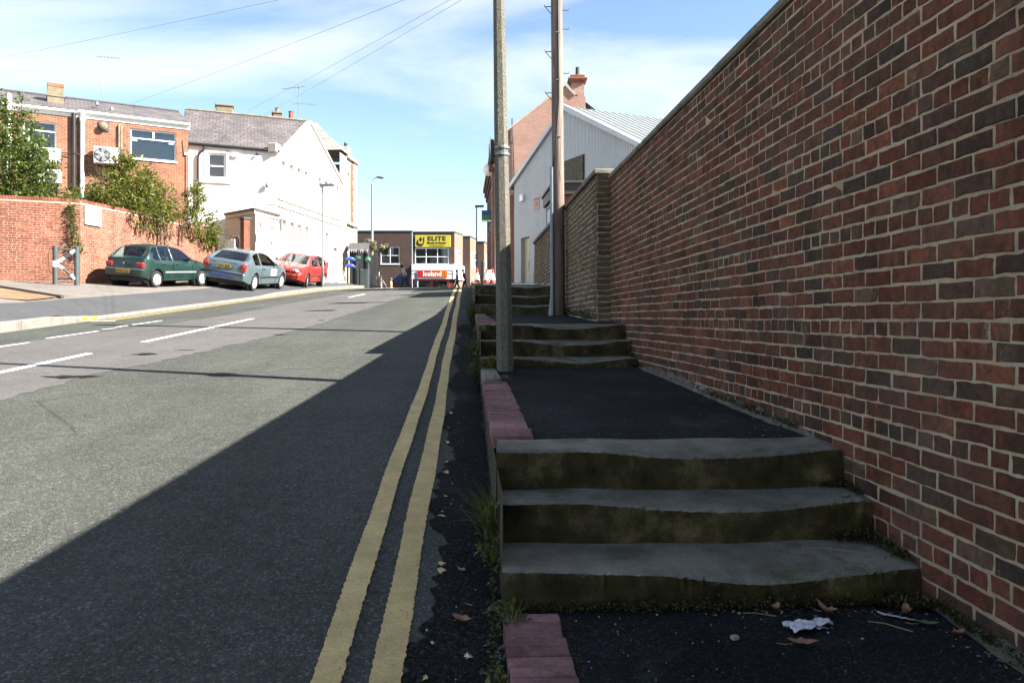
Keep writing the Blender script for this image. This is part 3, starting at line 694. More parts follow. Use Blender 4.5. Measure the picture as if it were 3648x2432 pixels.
# two cut stones bridging to the old wall, seen under the coping
old_end = (old_x(20.0), 20.0); OL = (20.0-10.3)*cs
old = thing('old_brick_wall', 'old weathered brick wall with crumbling mortar behind the telegraph pole', 'wall', (old_end[0], old_end[1], 0), ang)
def oy(x): return 20.0 - x/cs
MB().box(0, OL, 0.0, 0.5, -0.6, 1.87).build('mortar_core', M['old_mortar'], old)
lay_bricks(old, OL, lambda x: land_z(oy(x))+.0, 1.87, -0.01, M['old_brick'], 21, 300, 4, 0.017, rough=0.0055, proud=0.006, jit=0.005, sag=0.012, score=lambda x,z: 1/oy(x), seg=3)
MB().prism([(-0.55,0.9),(0,0.9),(0,1.78),(-0.42,1.2),(-0.55,1.15)], 0.01, 0.4).build('end_ramp', M['old_mortar'], old)
lay_pts = coping(old, OL+0.03, 1.87, -0.05, 0.5, 0.07, 0.7, M['coping'], 5)
MB().tube([(-0.6,0.15,1.17),(-0.44,0.15,1.24),(0.0,0.15,1.83)], .07, 6).build('ramp_coping', M['coping'], old)
ret = root('tmp'); 
e = bpy.data.objects.new('pier', None); COL.objects.link(e); bpy.data.objects.remove(ret)
e.parent = old; e.location = (OL+.003, 0.0, 0); e.rotation_euler.z = pi/2
# pier end face looks back towards the camera (local -y of the pier points along the wall)
MB().box(0.0, 0.42, 0.002, 0.2, -0.3, 1.86).build('pier_core', M['old_mortar'], e)
def pier_bricks():
    rnd = random.Random(77)
    for k in range(-2, 25):
        zc = -0.01 + k*0.075 + 0.0375
        w, F = brick_mesh(R(.185,.21), 0.061, .02, rnd, 3, .006, .007); q = MB(); q.add(w, F)
        o = q.build('brick', M['old_brick'], old, norm=False)
        o.location = (OL+.004, 0.105+R(-.008,.008), zc); o.rotation_euler.z = pi/2 + R(-.02,.02)
pier_bricks()
MB().bbox(OL-.02, OL+.06, -.05, .42, 1.87, 1.94, .014).build('coping_stone', M['coping'], old)
# garden wall across the road: two faces meeting at a corner
gwa = Vector((-13.9, 25.5)); gw0 = Vector((-18.8, 23.3)); gw1 = Vector((-12.65, 33.95)); GT = 3.80
gw = thing('garden_wall', 'sunlit red brick retaining wall behind the parked green car', 'wall', (gwa.x, gwa.y, 0))
def gface(p, q, keep, seed):
    d = q-p; L = d.length; f = bpy.data.objects.new('wall_face', None); COL.objects.link(f); f.parent = gw
    f.location = (p.x-gwa.x, p.y-gwa.y, 0); f.rotation_euler.z = atan2(d.y, d.x)
    MB().box(0, L, 0.0, 0.33, 0.0, GT-.01).build('mortar_core', M['pale_mortar'], f)
    u = d/L
    lay_bricks(f, L, lambda x: fore_z((p+u*x).x, (p+u*x).y)-.05, GT-.07, 0.0, M['red_brick'], seed, keep, 5, 0.011, rough=.002, proud=.005, jit=.002, seg=2,
        score=lambda x, z: (1/((p+u*x).y) if (p+u*x).x/(p+u*x).y > -.65 else 0), visible=lambda x,z: (p+u*x).x/(p+u*x).y > -.70)
    # brick-on-edge top
    n = int(L/.0765); rnd = random.Random(seed+1); mb = MB()
    for i in range(n):
        x = i*.0765
        if (p+u*x).x/(p+u*x).y < -.70: continue
        mb.bbox(x+.004, x+.0725, -.012+rnd.uniform(-.003,.003), .34, GT-.07, GT+.035+rnd.uniform(-.003,.003), .006)
    o = mb.build('brick_capping', M['red_brick'], f); o['kind'] = 'stuff'
gface(gw0, gwa, 150, 31); gface(gwa, gw1, 150, 32)
# ------------------------------------------------------------------ building helpers (local x to the right, local -y towards the viewer)
def facade(name, parent, L, z0, z1, holes, mat, reveal=0.11, top=None, x0=0.0):
    xs = sorted(set([x0, L]+[h[0] for h in holes]+[h[1] for h in holes])); zs = sorted(set([z0, z1]+[h[2] for h in holes]+[h[3] for h in holes]))
    mb = MB()
    for a, b in zip(xs, xs[1:]):
        for c, d in zip(zs, zs[1:]):
            mx, mz = (a+b)/2, (c+d)/2
            if any(h[0] < mx < h[1] and h[2] < mz < h[3] for h in holes): continue
            mb.add([(a,0,c),(b,0,c),(b,0,d),(a,0,d)], [(0,1,2,3)])
    for (a,b,c,d) in [h[:4] for h in holes]:
        mb.add([(a,0,c),(b,0,c),(b,0,d),(a,0,d),(a,reveal,c),(b,reveal,c),(b,reveal,d),(a,reveal,d)], [(0,4,5,1),(1,5,6,2),(2,6,7,3),(3,7,4,0)])
    if top: mb.add([(x,0,z) for x,z in top], [tuple(range(len(top)))])
    return mb.build(name, mat, parent, norm=False)
def window(parent, a, b, c, d, vx=(), hz=(), fmat=None, fr=0.055, y=0.05, back='dark', sill=True, glass=None, bl=0.12, name='window'):
    fmat = fmat or M['upvc']; mb = MB(); t = fr
    mb.box(a,b,y,y+.05,c,c+t).box(a,b,y,y+.05,d-t,d).box(a,a+t,y,y+.05,c+t,d-t).box(b-t,b,y,y+.05,c+t,d-t)
    for x in vx: mb.box(x-t*.4,x+t*.4,y+.001,y+.049,c+t,d-t)
    for z in hz: mb.box(a+t,b-t,y-.004,y+.046,z-t*.4,z+t*.4)
    w = mb.build(name, fmat, parent)
    MB().add([(a+t,y+.03,c+t),(b-t,y+.03,c+t),(b-t,y+.03,d-t),(a+t,y+.03,d-t)],[(0,1,2,3)]).build('pane', glass or M['glass'], w, norm=False)
    if sill: MB().bbox(a-.05,b+.05,-.05,y+.02,c-.06,c-.002,.008).build('sill', fmat, w)
    if back == 'dark': MB().box(a-.3,b+.3,y+1.2,y+1.25,c-.3,d+.3).build('room', M['dark'], w)
    elif back == 'blind':
        q = MB(); n = int((d-c)/.045)
        for i in range(n): q.box(a+t,b-t,y+bl,y+bl+.02,c+t+i*.045,c+t+i*.045+.034)
        q.build('blind', M['blind'], w); MB().box(a-.2,b+.2,y+.5,y+.55,c-.2,d+.2).build('room', M['dark'], w)
    elif back == 'net':
        q = MB(); q.grid(20,1,lambda u,v: (a+(b-a)*u, y+bl+.02*sin(u*38), c+(d-c)*v)); q.build('net_curtain', M['curtain'], w, smooth=True)
    elif back == 'half':
        m1 = a+(b-a)*.42; q = MB(); q.grid(10,1,lambda u,v: (a+(m1-a)*u, y+bl+.02*sin(u*30), c+(d-c)*v)); q.build('curtain', M['curtain'], w, smooth=True)
        MB().box(a-.2,b+.2,y+.9,y+.95,c-.2,d+.2).build('room', M['dark'], w)
    return w
def bld(name, label, P, Q, cat='building'):
    d = Vector(Q)-Vector(P); return thing(name, label, cat, (P[0],P[1],0), atan2(d.y,d.x)), d.length

# ---------------- orange brick building on the left
ux, uy = 0.8664, 0.4993; bx0, by0 = -19.8-1.6*ux, 30.6-1.6*uy
bb, L = bld('brick_building', 'orange brick two storey building with air conditioners above the garden wall', (bx0,by0), (-13.92,34.0)); S = 1.6
holes = [(S+4.54,S+6.31,6.66,7.90),(S+0.75,S+1.88,6.60,7.78)]
facade('wall', bb, L, 0.8, 8.22, holes, M['bldg_brick'])
MB().box(0, L, 0.12, 6, 0.8, 8.2).build('wall_core', M['dark'], bb) if False else None
MB().add([(L,0,.8),(L,6,.8),(L,6,8.2),(L,0,8.2)],[(0,1,2,3)]).build('side_wall', M['bldg_brick'], bb, norm=False)
w2 = window(bb, S+4.54,S+6.31,6.66,7.90, (), (7.52,), back='blind', sill=True, bl=.10)
MB().box(S+5.40,S+5.47,.05,.1,7.55,7.86).build('mullion', M['upvc'], w2)
for x in (S+4.62,S+6.02): MB().box(x,x+.2,.074,.077,7.4,7.46).build('sticker', M['sky_blue'], w2)
window(bb, S+0.75,S+1.88,6.60,7.78, (), (7.42,), back='blind', bl=.3)
MB().box(-.1,L+.06,-.10,.02,8.24,8.36).box(-.1,L+.06,-.03,.03,8.10,8.24).build('fascia', M['white_metal'], bb)
MB().tube([(0,-.13,8.30),(S+2.55,-.13,8.29)], .055, 8).tube([(S+2.62,-.13,8.33),(L+.05,-.13,8.31)], .055, 8).build('gutter', M['white_metal'], bb, smooth=40)
rf = MB().add([(-.1,-.16,8.36),(L+.02,-.16,8.36),(L+.02,3.0,9.55),(-.1,3.0,9.55),(-.1,6.2,8.36),(L+.02,6.2,8.36)],[(0,1,2,3),(3,2,5,4)]).build('roof', M['slate'], bb, norm=False)
MB().tube([(-.1,3.0,9.56),(L,3.0,9.56)], .07, 6).build('ridge_tiles', M['lead'], rf)
for x, zz in ((S+3.3,8.9),(S+3.85,8.75)): MB().bbox(x,x+.12,.9,1.1,zz,zz+.16,.02).build('roof_vent', M['grey_metal'], rf)
ch = MB().bbox(S+1.55,S+2.15,1.2,1.9,8.5,9.52,.01).bbox(S+1.52,S+2.18,1.17,1.93,9.12,9.18,.01).build('chimney', M['buff'], bb)
MB().bbox(S+1.54,S+2.16,1.19,1.91,9.52,9.68,.02).build('chimney_cap', M['red_pipe'], ch)
MB().tube([(S+2.48,-.09,8.28),(S+2.48,-.09,2.5)], .085, 10).build('downpipe', M['black_metal'], bb, smooth=40)
dp = MB().tube([(S+2.78,-.09,8.26),(S+2.78,-.09,2.5)], .075, 10).build('downpipe', M['white_metal'], bb, smooth=40)
for z in (8.0,5.35): MB().tube([(S+2.78,-.09,z-.06),(S+2.78,-.09,z+.06)], .1, 10).build('pipe_collar', M['white_metal'], dp, smooth=40)
MB().tube([(S+0.28,-.09,8.7),(S+0.28,-.09,2.5)], .1, 10).build('soil_pipe', M['white_metal'], bb, smooth=40)
v = MB().bbox(S+3.36,S+3.74,-.05,.0,7.66,8.04,.02).build('extractor_vent', M['lead'], bb); MB().lathe([(.12,0),(.15,.03),(.15,.14),(.1,.18)],16,M=Matrix.Translation((S+3.55,-.05,7.84))@Matrix.Rotation(pi/2,4,'X')).build('cowl', M['buff'], v, smooth=40)
MB().tube([(S+4.12,-.06,6.6),(S+4.12,-.06,7.95),(S+4.16,-.0,8.02)],.045,6).tube([(S+4.2,-.06,6.6),(S+4.2,-.06,7.9),(S+4.24,0,7.97)],.04,6).build('pipe_duct', M['buff'], bb, smooth=40)
MB().tube([(S+2.0,-.05,6.6),(S+2.5,-.18,6.62),(S+3.2,-.06,6.55)],.02,5).build('cable', M['black'], bb)
MB().bbox(S+6.62,S+6.76,-.08,0,6.98,7.1,.02).build('alarm_box', M['white_metal'], bb)
MB().tube([(S+6.55,-.02,7.6),(S+6.6,-.02,7.1),(S+6.68,-.02,6.9),(S+6.68,-.02,5.2)],.012,4).build('cable', M['black'], bb)
def aircon(x0, x1, z0, z1, label, fan=0.34):
    w = x1-x0; h = z1-z0
    cx = bx0+ux*x0+uy*0.48; cy = by0+uy*x0-ux*0.48
    a = thing('air_conditioner', label, 'air conditioner', (cx, cy, z0), atan2(uy,ux), 'air conditioning units on the brick building')
    MB().bbox(0,w,0,.38,0,h,.02).build('casing', M['white_metal'], a)
    M2 = Matrix.Translation((w*fan,-.001,h*.5))@Matrix.Rotation(pi/2,4,'X'); r = h*.42
    MB().lathe([(r,0),(r*1.05,.012),(r*.98,.02)],22,M=M2).build('fan_well', M['black'], a, smooth=40)
    q = MB()
    for k in range(5):
        t = 2*pi*k/5; M3 = M2@Matrix.Rotation(t,4,'Z'); q.add([(r*.2,-.03,.025),(r*.9,-.10,.024),(r*.93,.12,.034),(r*.2,.05,.03)],[(0,1,2,3)],0,M3)
    f = q.build('fan_blades', M['grey_metal'], a); MB().lathe([(r*.24,.02),(r*.2,.045),(0.01,.05)],14,M=M2).build('fan_hub', M['white_metal'], f)
    q = MB()
    for k in range(1,4): q.tube([(w*fan+r*k/3.4*cos(t*pi/10),-.03-.02,h*.5+r*k/3.4*sin(t*pi/10)) for t in range(21)],.004,4)
    q.build('fan_guard', M['grey_metal'], a)
    for x in (.1,w-.14): MB().box(x,x+.05,.1,.48,-.05,-.003).box(x,x+.05,.42,.48,-.3,-.05).build('bracket', M['grey_metal'], a)
    return a
aircon(S+3.18,S+4.06,6.27,6.93,'white air conditioner with dark fan between the drainpipe and window')
aircon(S+0.98,S+2.03,6.12,6.68,'upper white air conditioner half behind the left tree',0.40)
aircon(S+1.28,S+2.06,5.32,5.84,'lower white air conditioner with brown fan beside the left tree',0.55)

# ---------------- white rendered building with gable
A = (-10.4,35.2); B = (-13.9,34.0); C = (-9.3,43.2)
wb = thing('white_building', 'white rendered building with slate roof and gable facing the street', 'building', (A[0],A[1],0), 0)
def sub(name, P, Q):
    e = bpy.data.objects.new(name, None); COL.objects.link(e); e.parent = wb; d = Vector(Q)-Vector(P)
    e.location = (P[0]-A[0], P[1]-A[1], 0); e.rotation_euler.z = atan2(d.y,d.x); return e, d.length
wb.location = (A[0]*1.06, A[1]*1.06, 0); wb.scale = (1.06,)*3
f1, L1 = sub('yard_front', B, A); f2, L2 = sub('street_front', A, C)
facade('wall', f1, L1, 0.8, 7.50, [(0.77,1.48,6.10,7.15)], M['render'])
window(f1, 0.77,1.48,6.10,7.15,(),(6.62,), back='net', fr=.06)
MB().bbox(.6,.74,-.03,.02,5.95,7.3,.01).bbox(1.51,1.65,-.03,.02,5.95,7.3,.01).bbox(.6,1.65,-.03,.02,7.18,7.3,.01).build('window_surround', M['render'], f1)
MB().bbox(.5,1.75,-.07,.0,5.86,5.94,.01).build('string_course', M['render'], f1)
MB().tube([(-.02,-.1,7.50),(L1+.05,-.1,7.42)], .065, 8).build('gutter', M['black_metal'], f1, smooth=40)
MB().tube([(.62,-.1,7.42),(.60,-.1,7.25),(.42,-.08,7.10),(.38,-.08,6.9),(.38,-.08,4.6)], .045, 8).build('downpipe', M['black_metal'], f1, smooth=40)
MB().bbox(1.73,2.02,-.12,0,7.04,7.2,.02).build('vent_hood', M['white_metal'], f1)
MB().ball((2.8,-.12,7.22),.06).tube([(2.8,0,7.26),(2.8,-.12,7.24)],.015,5).build('security_lamp', M['black'], f1, smooth=40)
MB().ball((3.22,-.14,5.88),.09,.09,.13).tube([(3.22,0,5.7),(3.22,-.12,5.74)],.02,5).build('satellite_dish', M['grey_metal'], f1, smooth=40)
MB().bbox(2.7,L1,-.035,0,5.05,5.11,.01).build('string_course', M['render'], f1)
ups = [(.36,.82),(1.22,1.68),(2.08,2.53),(2.97,3.40),(4.70,5.13),(5.56,5.97),(6.40,6.77),(7.25,7.65)]
gfs = [(.41,.91),(1.28,1.80),(2.14,2.59),(3.0,3.46),(5.69,6.17)]
hl = [(a,b,5.72,7.11) for a,b in ups]+[(a,b,2.6,4.46) for a,b in gfs]+[(6.84,7.5,1.75,3.76)]
GA = 3.6; gz = 9.63
facade('wall', f2, L2, 0.9, 7.45, hl, M['render'], .30, [(0,7.45),(L2,7.45),(GA,gz)])
for a, b in ups: window(f2, a,b,5.72,7.11,(),(6.42,), back='net', y=.22, fr=.045)
for a, b in gfs: window(f2, a,b,2.6,4.46,(),(), back=None, y=.22, fr=.04, glass=M['buff'])
dr = MB().bbox(6.86,7.48,.1,.15,1.78,3.6,.01).build('door', M['cream'], f2); MB().ball((7.38,.08,2.6),.03).build('handle', M['black_metal'], dr)
for z, yo in ((5.30,.12),(4.98,.09)): MB().bbox(-.02,L2+.02,-yo,.0,z,z+.09,.01).build('string_course', M['render'], f2)
MB().bbox(6.84,7.5,-.02,0.0,3.85,4.4,.01).build('sign_board', M['cream'], f2)
MB().bbox(2.4,2.6,-.03,0,4.5,4.6,.01).build('vent', M['grey_metal'], f2)
# gable edge and kneeler
q = MB(); q.prism([(-.12,7.42),(GA,gz+.05),(GA,gz-.07),(-.12,7.28)],-.05,.18); q.build('verge', M['render'], f2)
q = MB(); q.prism([(L2+.1,7.30),(L2+.1,7.44),(GA,gz+.05),(GA,gz-.07)],-.08,.18); q.build('verge', M['stone'], f2)
MB().bbox(-.35,.12,-.05,.35,7.35,7.75,.03).build('kneeler', M['stone'], f2)
# slate roof in the yard-front frame: x along the eave
ex = Vector((A[0]-B[0],A[1]-B[1])).normalized(); ey = Vector((-ex.y,ex.x))
def to_f1(X, Y): d = Vector((X-B[0],Y-B[1])); return (d.dot(ex), d.dot(ey))
gxy = (A[0]+(C[0]-A[0])/L2*GA, A[1]+(C[1]-A[1])/L2*GA); gx, gy = to_f1(*gxy); cx_, cy_ = to_f1(*C)
rf = MB().add([(-.35,-.14,7.47),(L1+.0,-.14,7.42),(gx-.03,gy,gz),(-.35,gy,gz+.12),(-.35,gy*2.1,7.2),(cx_-.05,cy_,7.4)],[(0,1,2,3),(3,2,5,4)]).build('roof', M['slate'], f1, norm=False)
MB().tube([(-.35,gy,gz+.13),(gx-.1,gy,gz+.02)], .075, 6).build('ridge_tiles', M['coping'], rf)
MB().add([(-.36,-.1,7.4),(-.36,gy,gz+.1),(-.36,gy*2,7.2)],[(0,1,2)]).build('gable_end', M['lead'], f1, norm=False)
for x, w, zt in ((1.0,.75,10.15),(3.6,.38,10.0)):
    c = MB().bbox(x,x+w,gy+.3,gy+.8,gz-.3,zt,.02).bbox(x-.05,x+w+.05,gy+.25,gy+.85,zt-.02,zt+.08,.02).build('chimney', M['buff'], f1)
    if w < .5: MB().lathe([(.1,0),(.09,.2),(.11,.22)],10,(x+.2,gy+.55,zt+.08)).build('chimney_pot', M['buff'], c)
c = MB().lathe([(.12,0),(.11,.55),(.13,.6)],12,(4.45,gy+.3,gz-.1)).build('chimney_pot', M['red_pipe'], f1)
def aerial(name, label, loc, h, arms):
    a = thing(name, label, 'aerial', loc)
    MB().tube([(0,0,0),(0,0,h)],.018,6).build('mast', M['grey_metal'], a)
    for (z, L_, ang, n) in arms:
        q = MB(); d = Vector((cos(ang),sin(ang),0)); p = Vector((-d.y,d.x,0)); c0 = Vector((0,0,z)); q.tube([c0-d*L_*.25,c0+d*L_*.75],.012,5)
        for k in range(n): x = c0-d*L_*.25+d*L_*k/(n-1); q.tube([x-p*.16,x+p*.16],.007,4)
        q.build('aerial_array', M['grey_metal'], a)
aerial('tv_aerial','tall television aerial on the slate roof of the white building',(-11.05,40.97,10.07),2.07,[(1.9,1.35,2.8,7),(1.05,1.25,.25,8)])
aerial('tv_aerial','small television aerial above the chimney of the brick building',(-17.4,33.6,9.4),1.75,[(1.7,.85,.3,7)])
# ---------------- small flat-roofed outbuilding, gate
ob, LO = bld('outbuilding', 'cream flat roofed outbuilding between the garden wall and white building', (-12.5,34.75), (-10.78,33.2))
ob.location = (-12.5*1.045,34.75*1.045,0); ob.scale = (1.05,)*3
facade('wall', ob, LO, .8, 4.5, [(.25,1.0,2.0,3.6)], M['cream']); window(ob,.25,1.0,2.0,3.6,(),(),back='dark')
MB().slab([(-.1,-.14),(LO+.14,-.14),(1.42,1.72),(.2,1.9)],4.5,4.6).build('roof', M['lead'], ob)
MB().slab([(-.06,-.09),(LO+.08,-.09),(1.36,1.70),(.22,1.85)],4.36,4.497).build('fascia', M['cream'], ob)
e = bpy.data.objects.new('side_front', None); COL.objects.link(e); e.parent = ob; e.location=(LO,0,0)
dv = Vector((A[0]+10.78, A[1]-.05-33.2)); e.rotation_euler.z = atan2(dv.y,dv.x)-ob.rotation_euler.z
facade('side_wall', e, dv.length, .8, 4.5, [], M['cream'])
for x, z in ((.35,3.9),(1.35,3.85),(1.3,3.2)): MB().bbox(x,x+.1,-.04,0,z,z+.14,.01).build('air_brick', M['red_pipe'], e)
gp = thing('brick_pier', 'short red brick gate pier beside the cream outbuilding', 'pier', (-11.55,33.62,0), radians(-40))
MB().box(0,.28,0,.28,.9,4.2).build('shaft', M['side_brick'], gp); MB().bbox(-.04,.32,-.04,.32,4.2,4.28,.01).build('cap', M['lead'], gp)
gt = thing('yard_gate', 'white boarded gate between garden wall and outbuilding', 'gate', (-12.58,34.0,0), atan2(-.8,1.2))
for k in range(5): MB().bbox(.02+k*.2,.21+k*.2,0,.04,1.2,3.35,.01).build('board', M['white_metal'], gt)
MB().box(0,1.05,.04,.07,1.6,1.7).box(0,1.05,.04,.07,2.9,3.0).build('rail', M['white_metal'], gt)

# ---------------- stone corner building beyond with mansard roof, shop awning
sb = thing('corner_building', 'pale stone corner building with slate turret roof behind the white gable', 'building', (-9.8,46.85,0), radians(86)); sb.scale = (1.06,)*3
facade('wall', sb, 2.0, 1.5, 9.0, [(.2,.6,6.0,8.2)], M['stone'], x0=-1.3); MB().box(.75,1.25,-.02,0.05,5.5,8.8).build('brick_panel', M['side_brick'], sb); window(sb,.2,.6,6.0,8.2,(),(7.1,),back='dark',y=.1)
for k in range(24): MB().bbox(1.3 if k%2 else 1.45,2.02,-.06,.25,1.7+k*.3,1.99+k*.3,.012).build('quoin', M['stone'], sb)
for z in (5.25,8.95,3.9): MB().bbox(-.05,2.15,-.16,.3,z,z+.16,.02).build('cornice', M['stone'], sb)
MB().add([(2.0,0,1.5),(2.0,6,1.5),(2.0,6,9.0),(2.0,0,9.0)],[(0,1,2,3)]).build('end_wall', M['stone'], sb, norm=False)
MB().add([(-1.3,-.1,9.15),(2.1,-.1,9.15),(2.1,5,9.15),(-1.3,5,9.15),(-.3,1.6,10.9),(.3,1.8,10.9),(.3,3.4,10.9),(-.3,3.4,10.9)],[(0,1,5,4),(1,2,6,5),(2,3,7,6),(3,0,4,7),(4,5,6,7)]).build('roof', M['slate2'], sb, norm=False)
MB().bbox(1.5,2.0,.3,.8,9.1,9.95,.04).build('chimney', M['stone'], sb)
for x in (1.62,1.85): MB().lathe([(.07,0),(.06,.22)],8,(x,.55,9.95)).build('chimney_pot', M['black_metal'], sb)
aw = thing('shop_awning', 'dark shop awning hung with coloured goods at the street corner', 'awning', (-9.62,46.75,0), radians(8)); aw.scale = (.55,1,.92)
MB().add([(0,0,4.85),(2.1,0,4.85),(2.1,-.9,4.35),(0,-.9,4.35)],[(0,1,2,3)]).build('canopy', M['lead'], aw)
for k in range(9): MB().prism([(k*.233,4.35),(k*.233+.22,4.35),(k*.233+.11,4.12)],-.905,-.895).build('valance_flag', m_plain('flag_%d'%k, random.choice([(0.45,0.4,0.42),(0.3,0.12,0.2),(0.6,0.45,0.45),(0.15,0.12,0.2)]),0.8), aw)
MB().box(0,.06,-.02,.04,1.8,4.85).box(2.04,2.1,-.02,.04,1.8,4.85).box(.9,.96,-.02,.04,1.8,4.2).build('frame', M['grey_metal'], aw)
MB().add([(0,.1,1.8),(2.1,.1,1.8),(2.1,.1,4.8),(0,.1,4.8)],[(0,1,2,3)]).build('shop_window', M['dark'], aw, norm=False)
MB().add([(1.0,.05,1.9),(2.0,.05,1.9),(2.0,.05,3.2),(1.0,.05,3.2)],[(0,1,2,3)]).build('door_glass', M['glass'], aw, norm=False)
blue = m_plain('blue_plastic',(0.06,0.14,0.55),0.4,var=0.3,scale=12)
for k,(z,lb) in enumerate(((3.75,'upper'),(3.35,'lower'))):
    d = thing('inflatable_boat', lb+' blue inflatable boat hanging under the shop awning','inflatable',(-9.72,45.95,z-.32),radians(8),'blue inflatables under the awning'); d.scale = (.5,.6,.8)
    MB().tube([(.1,0,.0),(.4,-.1,.06),(.9,-.1,.02),(1.15,0,-.05),(.9,.12,.0),(.3,.1,.02)],[.1,.14,.14,.1,.12,.1],10).build('tube', blue, d, smooth=True); MB().bbox(.25,.95,-.06,.06,-.08,-.03,.02).build('floor', blue, d)
grn = m_plain('green_ball_plastic',(0.05,0.18,0.11),0.5,var=0.25,scale=9)
for (x,z,lb) in ((-9.0,3.55,'left'),(-8.42,3.42,'right')):
    b = thing('hanging_ball', lb+' dark green ball hung at the shop corner','ball',(x,46.2,z),0,'green balls at the shop corner'); MB().ball((0,0,0),.18,n=18,m=12).build('ball', grn, b, smooth=True); MB().tube([(0,0,.17),(0,0,.6)],.01,4).build('cord', M['black'], b)
bp = thing('ball_stand', 'thin black stand under the green balls at the shop corner', 'stand', (-8.98,46.3,1.85)); MB().tube([(0,0,0),(0,0,1.55)],.03,6).build('post', M['black_metal'], bp); MB().lathe([(.2,0),(.18,.04),(.03,.06)],12).build('base', M['black_metal'], bp)

# ---------------- dark brick shops at the top of the hill
SY = 78.0
sh = thing('shop_building', 'brown brick shop building with yellow gym sign across the top of the street', 'building', (-20.0,SY,0), 0)
def sx(X): return X+20.0
facade('wall', sh, sx(-9.86), .9, 8.55, [(sx(-12.95),sx(-11.1),5.35,7.05),(sx(-16.9),sx(-14.1),5.35,7.05)], M['dark_brick'])
window(sh, sx(-12.95),sx(-11.1),5.35,7.05,(sx(-12.02),),(6.2,), back='half', fr=.07)
window(sh, sx(-16.9),sx(-14.1),5.35,7.05,(sx(-15.5),),(6.2,), back='dark', fr=.07)
MB().box(0,sx(-9.84),-.06,.3,8.55,8.66).build('parapet', M['lead'], sh)
lit = M['dark_brick']; sunlit_brick = m_brickwork('brown_brickwork_sunlit',(0.30,0.22,0.16),(0.27,0.19,0.14),(0.3,0.24,0.19),1.0,.3,.1)  # bay sides: the brown brick painted lighter, as if in sun

# front bay and the bays stepping back to the right
BAY = [(-9.84,-5.7,78.3,8.5,-5.03,80.8),(-5.03,-4.28,80.85,8.33,-3.7,84.0),(-3.7,-2.96,84.1,8.1,-2.45,87.0),(-2.45,1.0,87.1,7.9,1.4,90)]
facade('wall', sh, sx(-5.7), .9, 8.5, [(sx(-9.6),sx(-6.27),5.35,6.97),(sx(-9.5),sx(-6.2),1.55,3.75)], M['dark_brick'], x0=sx(-9.84)).location = (0,.3,0)
w = window(sh, sx(-9.6),sx(-6.27),5.35,6.97,(sx(-8.5),sx(-7.38)),(6.1,), back='dark', fr=.07, y=.36)
MB().bbox(sx(-9.0),sx(-8.4),.9,1.2,5.4,5.75,.03).build('gym_equipment', M['grey_metal'], w); MB().bbox(sx(-8.2),sx(-7.2),1.2,1.35,5.4,6.0,.03).build('gym_equipment', M['grey_metal'], w); MB().tube([(sx(-7.1),.9,5.45),(sx(-6.8),.9,5.6),(sx(-6.5),.9,5.85)],.06,6).build('gym_equipment', M['grey_metal'], w)
for (xa, xb, yf, zt, xc, yc) in BAY:
    yl = yf-SY
    if xa > -9: facade('wall', sh, sx(xb), .9, zt, [], M['dark_brick'], x0=sx(xa)).location = (0,yl,0)
    MB().slab([(sx(xa),yl-.05),(sx(xb)+.05,yl-.05),(sx(xc)+.05,yc-SY),(sx(xa),yc-SY)],zt,zt+.1).build('parapet', M['lead'], sh)
    e = bpy.data.objects.new('side_front',None); COL.objects.link(e); e.parent = sh; e.location = (sx(xb),yl,0); dv = Vector((xc-xb,yc-yf)); e.rotation_euler.z = atan2(dv.y,dv.x); LB = dv.length
    facade('side_wall', e, LB, .9, zt, [(.45,LB-.3,5.3,6.95)], sunlit_brick)
    window(e, .45, LB-.3, 5.3, 6.95, [.45+(LB-.75)*k/4 for k in (1,2,3)], (6.1,), back='dark', fr=.08, y=.05)
# white shop fascia, wrapping round the corner
fsm = m_plain('white_shop_fascia',(0.62,0.64,0.66),0.4,var=0.04); redp = m_plain('red_shop_paint',(0.55,0.03,0.04),0.45)
MB().box(sx(-9.84),sx(-5.75),-.5,.28,4.72,5.30).build('fascia', fsm, sh); MB().box(sx(-9.84),sx(-5.75),-.46,.28,3.86,4.715).build('fascia', fsm, sh)
MB().slab([(sx(-5.75),-.5),(sx(-5.7),-.45),(sx(-3.3),9.0),(sx(-3.9),9.0),(sx(-5.75),.28)],3.86,5.298).build('fascia', fsm, sh)
MB().box(sx(-9.84),sx(-9.30),-.475,-.462,4.33,4.39).box(sx(-6.3),sx(-5.77),-.475,-.462,4.33,4.39).build('red_stripe', redp, sh)
MB().box(sx(-9.7),sx(-6.1),-.30,.29,3.70,3.855).build('shopfront_frame', redp, sh)
for x in (-9.62,-7.9,-6.2): MB().box(sx(x)-.08,sx(x)+.08,-.2,.25,.9,3.695).build('shopfront_post', redp, sh)
MB().box(sx(-9.5),sx(-6.25),2.2,2.25,1.4,3.8).build('shop_interior', M['dark'], sh)
for z in (2.2,2.7,3.15,3.5):
    for xx in (-9.3,-7.5): MB().box(sx(xx),sx(xx)+1.4,1.4,1.9,z,z+.05).build('shop_shelf', m_plain('shelf_%s_%s'%(z,xx),(0.45,0.4,0.22),0.7,var=.4,scale=3), sh)
MB().add([(sx(-9.5),.1,1.5),(sx(-6.25),.1,1.5),(sx(-6.25),.1,3.7),(sx(-9.5),.1,3.7)],[(0,1,2,3)]).build('shop_window', M['glass'], sh, norm=False)
for (x,y) in ((-9.3,-.3),(-4.6,1.5)): pass
MB().box(sx(-6.1),sx(-5.75),.2,.6,.9,3.85).build('shopfront_pier', M['dark_brick'], sh)
